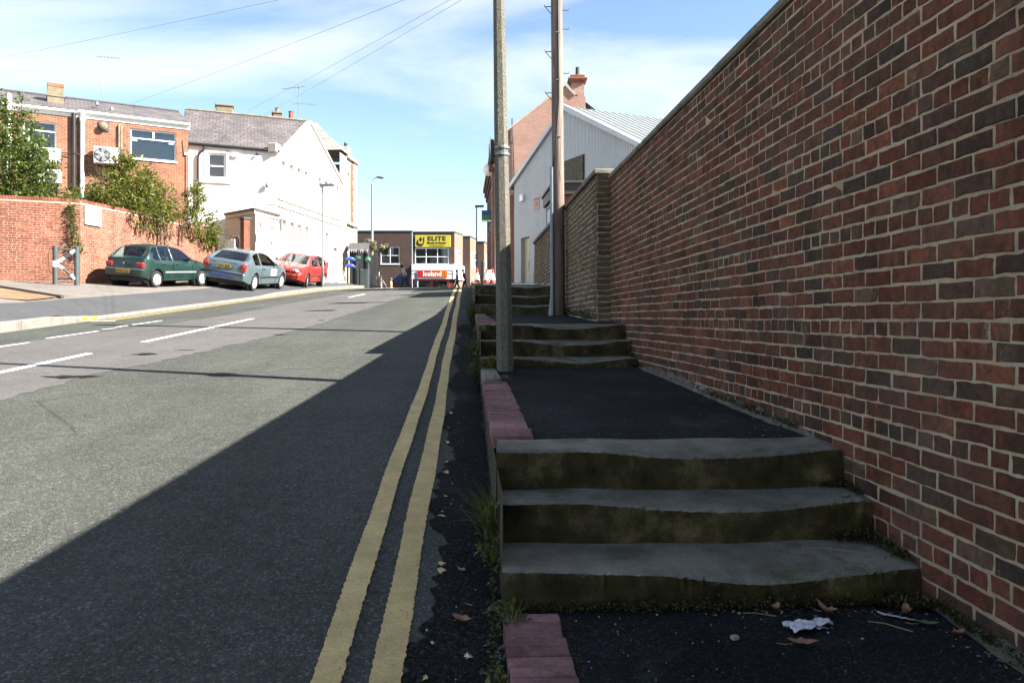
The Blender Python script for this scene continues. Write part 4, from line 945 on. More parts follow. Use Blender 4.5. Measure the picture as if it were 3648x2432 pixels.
# yellow gym sign
ys = thing('gym_sign','yellow gym sign with black lettering above the first floor windows','sign',(-7.83,SY+.22,7.63),0)
MB().bbox(-1.76,1.76,-.04,.04,-.585,.585,.02).build('panel', m_plain('sign_yellow',(0.72,0.60,0.05),0.5,var=.04), ys)
blk = m_plain('sign_black',(0.012,0.012,0.014),0.5)
rx = (pi/2,0,0)
text('lettering','ELITE',.60,blk,ys,(.38,-.05,.24),rx,.006,.012,1.25,spacing=1.05); text('lettering','Muscle & Fitness',.30,blk,ys,(.38,-.05,-.18),rx,.006,.006,.92); text('lettering','www.elitemusclefitness.biz',.13,blk,ys,(.38,-.05,-.44),rx,.005,.0,1.0)
for pl in ([(-1.62,-.1),(-1.5,.15),(-1.42,.1),(-1.45,-.12),(-1.3,-.28),(-1.1,-.22),(-1.0,-.44),(-1.2,-.52),(-1.5,-.46),(-1.62,-.3)],[(-1.36,.14),(-1.25,.40),(-1.12,.38),(-1.08,.14),(-1.16,-.04),(-1.25,.0)],[(-1.0,.2),(-.9,.42),(-.8,.38),(-.86,.16),(-.82,.0),(-.95,-.40),(-1.03,-.36),(-.92,.0)]):
    MB().prism(pl,-.052,-.042).build('emblem', blk, ys)
# red shop name board
t = NT('red_orange_board'); s_ = t.n('ShaderNodeSeparateXYZ'); t.link(t.pos(True), s_.inputs[0])
rom = t.fin(t.ramp(t.math('ADD', t.math('MULTIPLY', s_.outputs[0], 0.34), 0.5), [(0.1,(0.62,0.02,0.03)),(0.9,(0.78,0.17,0.02))]), .4)
ic = thing('shop_sign','red shop name board with white lettering on the white fascia','sign',(-7.82,SY-.5,4.36),0)
MB().bbox(-1.47,1.47,-.04,.04,-.36,.36,.015).build('panel', rom, ic)
text('lettering','Iceland',.66,m_plain('sign_white',(0.8,0.8,0.8),.5),ic,(0,-.05,-.02),rx,.008,.010,1.0)

# ---------------- corrugated shed on the right
P, Q = (-.08,38.0), (4.6,28.2); shed, LS = bld('corrugated_shed', 'pale grey corrugated metal shed with cream door and gable', P, Q)
t = NT('grey_cladding'); p_ = t.pos(); cg = t.ramp(t.noise(p_,.8,5),[(.3,(0.72,0.76,0.80)),(.7,(0.82,0.85,0.88))]); clad = t.fin(cg,.5,.15,.4)
AP = 5.43
def gable_z(x): return 6.2+(8.82-6.2)*(x/AP) if x < AP else 8.82-(8.82-6.2)*((x-AP)/AP)
mb = MB(); x = 0.46; top = []
pr = []
while x < LS:
    for dx, yy in ((0,0),(.03,0),(.045,-.03),(.085,-.03),(.10,0)): 
        if x+dx < LS: pr.append((x+dx, yy))
    x += .11
hole = (1.21,2.09,1.4,3.74)
for (a, ya), (b, yb) in zip(pr, pr[1:]):
    za, zb_ = gable_z(a)-.1, gable_z(b)-.1; zlow = 1.2
    if hole[0] < (a+b)/2 < hole[1]: zlow = hole[3]
    mb.add([(a,ya,zlow),(b,yb,zlow),(b,yb,zb_),(a,ya,za)],[(0,1,2,3)])
mb.build('cladding', clad, shed, norm=False)
MB().box(-.02,.46,-.02,.3,1.2,5.9).build('brick_pier', M['side_brick'], shed)
dr = MB().bbox(1.55,2.07,.12,.17,1.5,3.7,.01).build('door', m_plain('cream_door',(0.66,0.60,0.42),.5,var=.06), shed)
MB().tube([(1.75,.11,2.3),(1.75,.11,2.6),(1.95,.11,2.65),(1.95,.11,2.3)],.012,4).build('door_panel_trim', M['grey_metal'], dr)
MB().box(1.21,1.55,.14,.2,1.5,3.74).build('door_jamb', M['cream'], shed); MB().box(1.15,2.15,.2,.25,1.3,3.85).build('door_backing', M['cream'], shed); MB().box(1.17,1.21,-.02,.2,1.3,3.74).build('door_jamb', M['cream'], shed); MB().box(2.09,2.13,-.02,.2,1.3,3.74).build('door_jamb', M['cream'], shed); MB().box(1.19,2.11,-.01,.1,3.74,3.79).build('lintel', clad, shed)
MB().bbox(1.25,1.58,-.14,-.03,5.42,5.74,.05).build('alarm_box', M['white_metal'], shed)
sg = MB().box(2.55,3.1,-.05,-.034,4.88,5.42).build('notice', m_plain('notice_pink',(0.62,0.42,0.38),.6,var=.1,scale=12), shed)
text('notice_text','WARNING',.11,redp,sg,(2.82,-.056,5.32),rx,.002,0); MB().lathe([(.11,0),(.11,.006)],16,M=Matrix.Translation((2.82,-.05,5.12))@Matrix.Rotation(pi/2,4,'X')).build('notice_symbol', redp, sg)
for s in (0,1):
    n = 40; mb = MB()
    for i in range(n):
        for (d0, h0, d1, h1) in ((0,0,.6,0),(.6,0,.7,.035),(.7,.035,.9,.035),(.9,.035,1,0)):
            def pt(d, h, r): 
                xx = (-.12 if s == 0 else LS+.12) if r == 0 else AP
                return (xx, -.15+ (i+d)*.36, gable_z(max(0,min(LS,xx)))+(-.06 if r == 0 else 0)+h+.04)
            mb.add([pt(d0,h0,0),pt(d1,h1,0),pt(d1,h1,1),pt(d0,h0,1)],[(0,1,2,3)])
    mb.build('roof', m_plain('shed_roof_sheet',(0.30,0.33,0.33),.5,.1) if s == 0 else bpy.data.materials['shed_roof_sheet'], shed)
mb = MB(); mb.prism([(-.15,6.02),(-.15,6.22),(AP,8.95),(LS+.15,6.22),(LS+.15,6.02),(AP,8.70)],-.17,-.05); mb.build('verge_flashing', clad, shed)
lv = NT('weathered_slats'); pp = lv.pos(True); lc = lv.ramp(lv.noise(pp,8,5),[(.3,(0.12,0.11,0.075)),(.7,(0.26,0.235,0.17))]); lvm = lv.fin(lc,.8)
lvp = bpy.data.objects.new('louvre_panel',None); COL.objects.link(lvp); lvp.parent = shed
for i in range(14):
    xa = 5.3+i*.12; MB().box(xa,xa+.085,-.10,-.05,5.42,6.56).build('slat', lvm, lvp)
MB().box(5.28,7.0,-.05,-.035,5.40,6.58).build('backing', M['black'], lvp)
# low brick annexe behind the old wall; window's sky reflection painted pale blue
an = thing('brick_annexe','low red brick annexe with brown fascia behind the telegraph pole','building',(1.42,24.0,0),0)
facade('wall', an, 4.0, .3, 3.75, [], M['side_brick'])
MB().box(-.12,4.1,-.15,.3,3.75,4.08).build('fascia', M['wood_dark'], an); MB().slab([(-.2,-.22),(4.15,-.22),(4.15,3.1),(-.42,3.1)],4.082,4.15).build('roof', M['lead'], an)
e = bpy.data.objects.new('side_front',None); COL.objects.link(e); e.parent = an; e.location=(-.22,2.9,0); dv = Vector((.22,-2.9)); e.rotation_euler.z = atan2(dv.y,dv.x); LA = dv.length
facade('side_wall', e, LA, .3, 3.75, [], M['side_brick']); MB().box(-.1,LA+.1,-.14,-.005,3.76,4.07).build('fascia', M['wood_dark'], e)
MB().box(.35,2.45,-.05,-.01,2.2,3.6).build('painted_sky_window', M['sky_blue'], e); MB().box(.27,.347,-.07,-.01,1.9,3.68).build('panel_frame', M['black_metal'], e); MB().box(2.453,2.53,-.07,-.01,1.9,3.68).build('panel_frame', M['black_metal'], e); MB().box(.27,2.53,-.08,-.01,3.603,3.70).build('panel_frame', M['black_metal'], e)
# ---------------- tall brick gable house behind the shed
gh = thing('gable_house','tall pale red brick gable end with corbelled chimney behind the shed','building',(-1.0,46.0,0),0)
facade('gable_wall', gh, 5.28, 1.4, 10.3, [], M['pink_brick'], top=[(0,10.3),(5.28,10.3),(5.28,12.9),(4.7,12.92),(4.1,13.55)])
MB().prism([(-.05,10.26),(4.1,13.5),(4.1,13.68),(-.05,10.44)],-.08,.25).prism([(4.1,13.5),(4.62,12.95),(4.72,13.0),(4.1,13.68)],-.08,.25).build('verge_coping', M['stone'], gh)
MB().add([(0,0,10.3),(4.1,0,13.5),(4.1,12,13.5),(0,12,10.3),(8.2,0,10.3),(8.2,12,10.3)],[(0,1,2,3),(1,4,5,2)]).build('roof', M['slate'], gh, norm=False)
MB().add([(5.28,0,1.4),(5.28,1,1.4),(5.28,1,12.9),(5.28,0,12.9)],[(0,1,2,3)]).build('side_return', M['pink_brick'], gh, norm=False)
c = MB().box(4.45,5.2,.05,.8,12.4,13.75).build('chimney', M['pink_brick'], gh)
for k in range(3): MB().bbox(4.45-.06*(k+1),5.2+.06*(k+1),.05-.06*(k+1),.8+.06*(k+1),13.7+k*.1,13.79+k*.1,.01).build('corbel', M['red_pipe'], c)
MB().bbox(4.4,5.25,0,.85,14.0,14.18,.03).build('chimney_cap', M['side_brick'], c); MB().lathe([(.14,0),(.12,.5),(.13,.55)],12,(4.85,.4,14.15)).build('chimney_pot', M['lead'], c)
MB().tube([(1.0,-.05,11.6),(1.0,-.05,10.6),(1.05,-.05,10.4),(1.12,-.05,8.0),(1.12,-.03,5)],.035,5).tube([(.85,-.05,10.9),(.85,-.05,10.2),(1.05,-.05,10.15)],.03,5).build('flue_pipe', M['black_metal'], gh)
e = bpy.data.objects.new('street_front',None); COL.objects.link(e); e.parent = gh; dv = Vector((.9,-14)); e.location=(-.9,14,0); e.rotation_euler.z=atan2(dv.y,dv.x); LG = dv.length
hs = [(LG-3-i*2.6,LG-2-i*2.6,6.0,8.2) for i in range(4)]+[(LG-3-i*2.6,LG-2-i*2.6,2.6,4.8) for i in range(4)]
facade('wall', e, LG, 1.4, 10.3, hs, M['side_brick'])
for h in hs: window(e, *h, (), ((h[2]+h[3])/2,), back='dark', y=.1)
for k in range(3): MB().bbox(0,LG+.02,-.10-.1*k,.02,8.75+k*.35,9.05+k*.35,.02).build('cornice', M['side_brick'], e)
MB().bbox(LG-.5,LG-.1,-.34,.0,8.6,10.2,.03).build('corbel', M['side_brick'], e)
MB().tube([(LG-1.2,-.1,10),(LG-1.2,-.1,2)],.05,6).build('downpipe', M['grey_metal'], e)
# hanging sign on the house front
hg = thing('hanging_sign','blue and green square hanging sign on the brick house front','sign',(-1.62,50.0,6.2),0)
t = NT('blue_green_print'); s_ = t.n('ShaderNodeSeparateXYZ'); t.link(t.pos(True), s_.inputs[0]); nn = t.noise(t.pos(True),6,3)
pm = t.fin(t.ramp(t.math('ADD', s_.outputs[2], t.math('MULTIPLY', nn, .16)),[(.02,(.04,.28,.10)),(.38,(.05,.33,.12)),(.42,(.06,.10,.30)),(.75,(.05,.12,.42))]),.4)
MB().bbox(-.30,.30,-.08,.08,0,.62,.02).build('panel', pm, hg); MB().box(-.3,.3,-.082,.082,-.09,-.003).build('lower_strip', M['white_metal'], hg); MB().box(.3,.75,-.02,.02,.12,.16).box(.3,.75,-.02,.02,.5,.54).build('bracket', M['black_metal'], hg)
h2 = thing('small_hanging_sign','small grey projecting box sign below the blue and green sign','sign',(-1.3,50.4,5.55),0); MB().bbox(-.16,.2,-.08,.08,0,.36,.02).build('panel', M['grey_metal'], h2); MB().box(.2,.5,-.02,.02,.15,.19).build('bracket', M['black_metal'], h2)
sdish = thing('wall_dish','white satellite dish on the shaded front of the brick house','dish',(-1.42,49.0,9.2),radians(100)); MB().lathe([(.05,0),(.28,.05),(.38,.14)],18,M=Matrix.Rotation(pi/2.2,4,'Y')).build('dish', M['white_metal'], sdish, smooth=40); MB().tube([(0,0,0),(-.3,0,-.2)],.02,5).build('arm', M['grey_metal'], sdish)
# ------------------------------------------------------------------ posts, lamps, wires
def concrete_mat():
    t = NT('aggregate_concrete'); p = t.pos(); v = t.n('ShaderNodeTexVoronoi'); t.link(p, v.inputs['Vector']); v.inputs['Scale'].default_value = 110
    s = t.n('ShaderNodeSeparateColor'); t.link(v.outputs['Color'], s.inputs[0])
    c = t.ramp(s.outputs[0], [(0,(0.15,0.14,0.11)),(.45,(0.21,0.195,0.155)),(.8,(0.26,0.245,0.205)),(1,(0.36,0.34,0.29))])
    c = t.mix(t.ramp(t.noise(p,3,5,.7),[(.5,0),(.68,.5)]), c, (0.17,0.165,0.095))
    c = t.mix(1.0, c, t.ramp(t.noise(p,1.5,4),[(.3,.8),(.7,1.15)]), 'MULTIPLY')
    t.bump(v.outputs['Distance'], .6, .01); return t.fin(c,.92,0,.2)
post = thing('concrete_lamp_post','octagonal aggregate concrete lamp post standing on the landing below the second flight','lamp post',(-.072,8.2,-.52))
post.rotation_euler = (0, -0.017, 0)
MB().lathe([(.094,-.1),(.094,.0),(.088,.8),(.083,1.6),(.075,2.6),(.064,3.7),(.055,5.2),(.05,6.3)],8,ph=pi/8).build('column', concrete_mat(), post)
q = MB(); 
for z in (2.215,2.285): MB().lathe([(.086,-.012),(.086,.012)],16,(0,0,z)).build('strap', M['galv'], post)
sgn = MB().lathe([(.15,-.005),(.15,.005)],20,M=Matrix.Translation((-.115,.02,2.25))@Matrix.Rotation(pi/2,4,'Y')).build('round_sign', M['grey_metal'], post)
MB().bbox(-.11,-.075,-.04,.05,2.13,2.37,.006).build('sign_bracket', M['black_metal'], post)
MB().tube([(0,0,6.25),(-.3,0,6.5),(-.8,0,6.6)],.03,8).build('lamp_arm', M['grey_metal'], post); MB().bbox(-1.25,-.75,-.1,.1,6.54,6.66,.04).build('lantern', M['grey_metal'], post)

def wood_mat():
    t = NT('weathered_pole_wood'); p = t.pos(False,(1,1,.08)); p2 = t.pos()
    c = t.ramp(t.noise(p,16,6,.65,.6),[(.28,(0.14,0.095,0.075)),(.5,(0.29,0.21,0.17)),(.75,(0.47,0.38,0.32))])
    c = t.mix(t.ramp(t.noise(p,38,4,.7),[(.62,0),(.68,.8)]), c, (0.05,0.028,0.022))
    sp = t.n('ShaderNodeSeparateXYZ'); t.link(p2, sp.inputs[0])
    c = t.mix(t.ramp(t.math('ADD',t.math('MULTIPLY',sp.outputs[2],.3),t.math('MULTIPLY',t.noise(p,9,3),.25)),[(.55,.5),(.85,0)]), c, (0.09,0.058,0.048))
    t.bump(t.noise(p,30,5,.7),.5,.01); return t.fin(c,.85,0,.25)
tp = thing('telegraph_pole','weathered wooden telegraph pole with step irons beside the old wall','pole',(.80,13.4,.10)); tp.rotation_euler = (0,-0.0085,0)
MB().tube([(0,0,-.3),(0,0,1.0),(0,0,3),(0,0,5),(0,0,6.55)],[.105,.103,.1,.097,.094],18).build('shaft', wood_mat(), tp, smooth=40)
MB().lathe([(.1,0),(.12,.03),(.0,.10)],14,(0,0,6.55)).build('cap', M['galv'], tp)
q = MB(); q.tube([(-.14,-.07,-.12),(-.125,-.065,.12),(-.118,-.06,.3),(-.112,-.06,2.45)],[.06,.05,.034,.034],8); q.build('cable_guard', M['galv'], tp, smooth=40)
MB().tube([(-.1,-.06,2.4),(-.03,-.105,2.9),(.02,-.105,3.6),(.02,-.10,6.4)],.011,5).build('cable', M['black'], tp)
for z in (2.95,3.9,4.7): MB().bbox(-.03,.05,-.115,-.095,z,z+.018,.004).build('cable_clip', M['chrome'], tp)
for z, s in ((5.18,-1),(4.42,-1),(3.72,-1),(5.12,1),(4.8,1),(4.05,1),(3.35,1)):
    q = MB(); q.tube([(s*.09,0,z),(s*.20,0,z-.008),(s*.205,0,z+.025)],.008,5)
    if s < 0: q.tube([(s*.19,0,z-.01),(s*.10,0,z-.12)],.006,4)
    q.build('step_iron', M['black_metal'] if s < 0 else M['galv'], tp)
def wire(label, a, b, sag=.15):
    a, b = Vector(a), Vector(b); pts = [a+(b-a)*(i/24)-Vector((0,0,sag*4*(i/24)*(1-i/24))) for i in range(25)]
    o = MB().tube([p-a for p in pts], .0045, 5).build('overhead_wire', M['galv'], None); o.location = a; tag(o, label, 'wire', 'wires from the telegraph pole')
wire('topmost overhead wire running from the pole to the far left edge',(.74,13.4,6.42),(-20.9,32,10.5),.05)
wire('middle overhead wire running down to the brick building roof',(.74,13.4,6.40),(-17.9,37,10.0),.05)
wire('upper of two close overhead wires to the white building',(.74,13.4,6.41),(-13.2,39.5,10.35),.05)
wire('lower of two close overhead wires to the white building',(.74,13.4,6.35),(-12.5,39.2,9.95),.05)

def street_lamp(name, label, loc, h, r, mat, head, rz=0):
    o = thing(name, label, 'street lamp', loc, rz)
    MB().tube([(0,0,0),(0,0,1.2),(0,0,1.25),(0,0,h)],[r*1.6,r*1.6,r,r*.8],10).build('column', mat, o, smooth=40)
    MB().bbox(-.06,.06,-r*1.6-.01,-r*1.5,.4,.9,.01).build('access_door', mat, o)
    if head == 'flat':
        hd = MB().prism([(-.1,h-.02),(.5,h+.02),(.56,h+.08),(.5,h+.14),(-.12,h+.12)],-.12,.12).build('lantern', mat, o); MB().bbox(.08,.48,-.09,.09,h-.03,h+.0,.01).build('lens', M['lamp_glass'], hd)
    else:
        MB().tube([(0,0,h),(.03,0,h+.22),(.14,0,h+.4),(.36,0,h+.48)],.035,8).build('arm', mat, o, smooth=40)
        hd = MB().ball((.55,0,h+.48),.28,.12,.09).build('lantern', M['grey_metal'], o, smooth=40); MB().ball((.58,0,h+.43),.2,.09,.06).build('lens', M['lamp_glass'], hd, smooth=40)
    return o
pale = m_plain('pale_grey_paint',(0.55,0.56,0.55),.5,var=.08)
street_lamp('street_lamp','slim grey street lamp with flat head beside the red car',(-8.87,37.0,1.46),4.7,.045,m_plain('dull_grey_paint',(0.16,0.17,0.18),.5),'flat')
lp = street_lamp('street_lamp','tall pale street lamp with curved arm at the crest of the hill',(-9.2,52.0,2.05),6.75,.085,pale,'arm')
sn = thing('direction_sign','small white direction sign with arrow on the tall pale lamp','sign',(-9.62,51.85,4.2)); MB().bbox(-.30,.25,-.02,.02,-.2,.2,.01).build('panel', M['white_metal'], sn)
text('lettering','Pier',.2,blk,sn,(.06,-.025,.06),rx,.003,0); text('lettering','station',.13,blk,sn,(.06,-.025,-.1),rx,.003,0); MB().prism([(-.25,-.12),(-.2,-.12),(-.2,.05),(-.17,.05),(-.225,.14),(-.28,.05),(-.25,.05)],-.026,-.021).build('arrow', blk, sn)
s2 = thing('parking_sign','square blue parking sign on the tall pale lamp','sign',(-9.5,51.85,3.62)); MB().bbox(-.2,.2,-.02,.02,-.22,.22,.01).build('panel', m_plain('sign_blue',(0.05,0.12,0.4),.4), s2); text('lettering','P',.36,M['white_metal'],s2,(0,-.025,0),rx,.003,.005)
street_lamp('street_lamp','thin dark street lamp by the shaded house front on the right',(-2.6,58.0,2.05),6.1,.05,M['black_metal'],'flat')
cp = thing('basket_post','cream post with hanging flower basket beside the tall pale lamp','post',(-9.15,54.0,2.05)); MB().tube([(0,0,0),(0,0,2.5)],.075,10).build('column', m_plain('cream_paint',(0.62,0.56,0.40),.6), cp, smooth=40); MB().tube([(0,0,2.4),(-.3,0,2.62)],.025,6).build('bracket', M['black_metal'], cp)
lps = thing('leaning_sign_post','leaning white sign post in front of the brown shop wall','post',(-11.3,66,1.88)); lps.rotation_euler=(0,radians(4),0); MB().tube([(0,0,0),(0,0,2.0)],.045,8).build('pole', pale, lps); MB().bbox(-.1,.1,-.04,.04,1.4,2.0,.02).build('panel', M['white_metal'], lps)
sp = thing('sign_post','thin post with edge-on round sign behind the silver car','sign',(-10.0,34.3,1.4)); MB().tube([(0,0,0),(0,0,3.3)],.03,8).build('pole', M['grey_metal'], sp); MB().lathe([(.24,-.008),(.24,.008)],20,M=Matrix.Translation((0,-.03,3.1))@Matrix.Rotation(radians(82),4,'Y')).build('disc', M['grey_metal'], sp)
bpst = thing('black_post','dark guard post between the traffic cones at the top of the steps','post',(-1.62,43.6,1.86)); MB().tube([(0,0,0),(0,0,1.25)],.1,10).build('shaft', M['black_metal'], bpst, smooth=40); MB().lathe([(.11,0),(.1,.06),(.02,.1)],10,(0,0,1.25)).build('cap', M['black_metal'], bpst); MB().tube([(-.26,0,0),(-.26,0,1.1)],.035,6).build('stay', M['grey_metal'], bpst)
# traffic cones
cone_o = m_plain('cone_red',(0.62,0.07,0.04),.5,var=.1); cone_w = m_plain('cone_white',(0.72,0.74,0.75),.45,var=.06)
def cone(label, x, y, h=.78):
    c = thing('traffic_cone', label, 'traffic cone', (x,y,land_z(y)), 0, 'traffic cones at the top of the steps')
    MB().bbox(-.21,.21,-.21,.21,0,.04,.015).build('base', M['black'], c)
    MB().lathe([(.17,.04),(.14,.22)],16).build('lower_band', cone_o, c, smooth=40); MB().lathe([(.139,.22),(.075,.58)],16).build('reflective_sleeve', cone_w, c, smooth=40); MB().lathe([(.074,.58),(.035,h)],16).build('tip', cone_o, c, smooth=40)
cone('leftmost traffic cone, nearest the two walking people',-1.86,42.3,.85); cone('middle traffic cone beside the dark guard post',-1.36,42.0,.82); cone('traffic cone closest to the concrete lamp post',-1.03,42.0,.82)
bd = thing('barrier_board','white barrier board leaning between two traffic cones','barrier',(-1.28,42.5,land_z(42.5)),radians(10)); MB().prism([(-.2,.72),(.22,.78),(.12,0),(-.02,0)],0,.05).build('panel', M['white_metal'], bd); MB().prism([(-.12,.3),(.15,.3),(.14,.22),(-.10,.22)],-.004,.0).build('stripe', cone_o, bd)

# K-shaped gate barrier against the garden wall
gb = thing('gate_barrier','dark green steel pipe barrier with white painted bars before the garden wall','barrier',(-13.95,24.15,fore_z(-13.95,24.15)),radians(22))
gm = m_plain('dark_green_steel',(0.075,0.10,0.10),.55,var=.15); rust = m_plain('rusty_steel',(0.22,0.10,0.05),.8,var=.3,scale=20)
for x, z0 in ((0,0),(.58,.0)): MB().tube([(x,0,-.1),(x,0,1.18)],.075,12).build('post', gm, gb, smooth=40)
MB().tube([(0,0,1.1),(.58,0,1.06)],.035,8).build('top_rail', gm, gb); MB().tube([(0,0,.2),(.58,0,.2)],.035,8).build('bottom_rail', gm, gb)
MB().tube([(0,-.02,.64),(.25,-.02,.82)],.05,8).build('white_bar', M['white_metal'], gb); MB().tube([(.25,-.02,.82),(.42,-.02,.97)],.048,8).build('dark_bar', gm, gb); MB().tube([(.42,-.02,.97),(.54,-.02,1.06)],.055,8).build('white_bar', M['white_metal'], gb)
MB().tube([(0,-.02,.62),(.22,-.02,.5)],.045,8).build('white_bar', M['white_metal'], gb); MB().tube([(.22,-.02,.5),(.42,-.02,.3)],.035,8).build('dark_bar', gm, gb); MB().tube([(.42,-.02,.3),(.54,-.02,.17)],.05,8).build('white_bar', M['white_metal'], gb)
MB().lathe([(.085,-.09),(.085,.09)],12,(0,0,.63)).build('white_band', M['white_metal'], gb)
MB().tube([(0,-.02,1.14),(-.14,-.02,1.08),(-.17,-.02,.9),(-.15,-.02,.5),(-.1,-.02,.36),(0,-.02,.32)],.022,6).build('rusty_handle', rust, gb)
nbw = thing('blank_notice','blank white notice board fixed to the garden wall corner','notice board',(-13.9,25.5,0),atan2(8.45,1.25)); MB().bbox(.12,.92,-.07,-.03,3.05,3.70,.008).build('panel', m_plain('notice_white',(0.72,0.78,0.75),.4,var=.06), nbw)
for x,z in ((.16,3.09),(.88,3.09),(.16,3.66),(.88,3.66)): MB().bbox(x-.012,x+.012,-.076,-.068,z-.012,z+.012,.003).build('screw', M['chrome'], nbw)

# ------------------------------------------------------------------ cars
def car(name, label, spec, x, y, heading, paint, plate=None, extra=None):
    """lofted shell: local x forward from the rear bumper, y to the left, z up"""
    Lc, Wd = spec['L'], spec['W']; r = spec['r']; xr, xf = spec['xr'], spec['xf']
    top, beltz = spec['top'], spec['belt']; ca = thing(name, label, 'car', (0,0,0))
    x_s = sorted(set([round(Lc*i/72,4) for i in range(73)]+[round(p[0],4) for p in top]+[round(v,4) for v in spec['cuts']]))
    gr0, gr1 = spec['green']                      # x range of the cabin at belt height
    def hw(xx): 
        e = min(xx, Lc-xx); f = 1-.20*max(0,1-e/.5)**2.2 if xx > Lc/2 else 1-.13*max(0,1-e/.35)**2.2
        return Wd/2*f
    def arch(xx, z):
        for c in (xr, xf):
            d = abs(xx-c); R_ = r+.055
            if d < R_: z = max(z, r+sqrt(max(0,R_*R_-d*d)))
        return z
    def ring(xx):
        zt = interp(xx, top); zb = min(interp(xx, beltz), zt-.03); w = hw(xx); sill = interp(xx,[(0,.34),(.25,.24),(Lc-.4,.22),(Lc,.30)])
        lo = min(arch(xx, sill), zb-.08); cab = max(0, min(1, (zt-zb)/(spec['H']-interp(Lc*.5,beltz))))
        wt = w - (.02+.20*cab) ; wt = min(wt, w-.03); mid = max(lo+.02, .52)
        mid = min(mid, zb-.05)
        pts = [(w-.04, lo), (w-.008, lo+.03), (w, (lo+mid)/2+.02), (w, mid), (w-.012, (mid+zb)/2+.02), (w-.035, zb), (wt+.02, zb+(zt-zb)*.62), (wt-.035, zb+(zt-zb)*.93), (wt*.72, zt+.0), (wt*.36, zt+.012), (0, zt+.016)]
        return pts
    rings = [ring(xx) for xx in x_s]; n = len(rings[0]); V = []; idx = []
    for xx, rg in zip(x_s, rings):
        row = [len(V)+k for k in range(2*n-1)]
        V += [(xx, yy, z) for yy, z in rg]+[(xx, -yy, z) for yy, z in reversed(rg[:-1])]; idx.append(row)
    groups = {}
    ws0, ws1 = spec['ws']; rw0, rw1 = spec['rw']
    for i in range(len(x_s)-1):
        xm = (x_s[i]+x_s[i+1])/2
        for k in range(2*n-2):
            kk = min(k, 2*n-3-k); key = 'body'
            if kk in (5,6):
                for wi, (a, b, side) in enumerate(spec['win']):
                    if a < xm < b and kk in (5,6): key = 'window_%d_%d' % (wi, 0 if k < n else 1)
            if kk in (7,8,9):
                if ws0 < xm < ws1: key = 'windscreen' if kk > 7 else 'body'
                elif rw0 < xm < rw1: key = 'rear_window' if kk > 7 else 'body'
            groups.setdefault(key, []).append((idx[i][k], idx[i+1][k], idx[i+1][k+1], idx[i][k+1]))
    groups['body'].append(tuple(reversed(idx[0]))); groups['body'].append(tuple(idx[-1]))
    for key, fs in groups.items():
        used = sorted(set(v for f in fs for v in f)); mp = {v:i for i, v in enumerate(used)}
        mb = MB(); mb.add([V[v] for v in used], [tuple(mp[v] for v in f) for f in fs])
        nm = 'body' if key == 'body' else ('side_window' if key.startswith('window') else key)
        o = mb.build(nm, paint if key == 'body' else M['car_glass'], ca, smooth=True if key != 'body' else 35)
        if key == 'body':
            body = o; md = o.modifiers.new('thickness','SOLIDIFY'); md.thickness = .02; md.offset = -1
    # floor, arches, wheels
    MB().box(.15,Lc-.15,-Wd/2+.12,Wd/2-.12,.18,.34).build('underbody', M['black'], ca)
    for c in (xr, xf):
        for s in (-1, 1):
            MB().lathe([(r+.07,-.16),(r+.07,.08)],20,M=Matrix.Translation((c,s*(Wd/2-.20),r))@Matrix.Rotation(pi/2,4,'X')).build('wheel_arch', M['black'], ca, smooth=40)
            wh = bpy.data.objects.new('wheel',None); COL.objects.link(wh); wh.parent = ca; wh.location = (c, s*(Wd/2-.10), r); wh.rotation_euler = (pi/2*(-s),0,0)
            if spec.get('steer') and c == xf: wh.rotation_euler = (pi/2*(-s),0,spec['steer'])
            MB().lathe([(r*.62,-.09),(r*.94,-.09),(r,-.06),(r,.06),(r*.94,.09),(r*.66,.095)],28,cap=False).build('tyre', M['tyre'], wh, smooth=40)
            rim = MB().lathe([(r*.66,.06),(r*.64,.09),(r*.58,.075),(r*.3,.09),(.02,.095)],24).build('rim', M['hub'], wh, smooth=40)
            q = MB(); nh = spec.get('spokes',7)
            for k in range(nh):
                t = 2*pi*k/nh; q.ball((r*.45*cos(t), r*.45*sin(t), .082), r*spec.get('hole',.07), r*spec.get('hole',.07), .006, 8, 5)
            q.build('rim_hole', M['black'], wh)
    # seats and dash inside
    zs = interp(Lc*.5, beltz)
    for s in (-.36,.36):
        q = MB(); bx = spec['seat']; q.bbox(bx-.05,bx+.12,s-.22,s+.22,.35,zs+.12,.05); q.bbox(bx,bx+.09,s-.11,s+.11,zs+.16,zs+.34,.03); q.build('front_seat', M['seat'], ca)
    MB().bbox(spec['rseat']-.08,spec['rseat']+.1,-.55,.55,.35,zs+.06,.05).build('rear_seat', M['seat'], ca)
    for s in (-.36,.36): MB().bbox(spec['rseat']-.02,spec['rseat']+.06,s-.11,s+.11,zs+.1,zs+.24,.03).build('headrest', M['seat'], ca)
    MB().bbox(ws0-.05,ws1-.1,-Wd/2+.2,Wd/2-.2,.6,zs-.03,.04).build('dashboard', M['black'], ca)
    for s in (-1,1):
        mr = MB().ball((spec['mirror'],s*(Wd/2+.06),zs+.07),.06,.09,.065).tube([(spec['mirror']+.02,s*(Wd/2-.06),zs+.02),(spec['mirror'],s*(Wd/2+.03),zs+.05)],.02,5).build('wing_mirror', spec.get('mirmat') or paint, ca, smooth=40)
        for xh in spec['handles']: MB().bbox(xh-.08,xh+.08,s*(Wd/2-.0)-.012,s*(Wd/2-.0)+.012,zs-.13,zs-.10,.006).build('door_handle', spec.get('hmat') or M['black'], ca)
        q = MB(); w_ = Wd/2
        MB().bbox(xr+r+.1,xf-r-.1,s*w_-.014,s*w_+.016,.47,.53,.008).build('side_moulding', spec['trim'], ca)
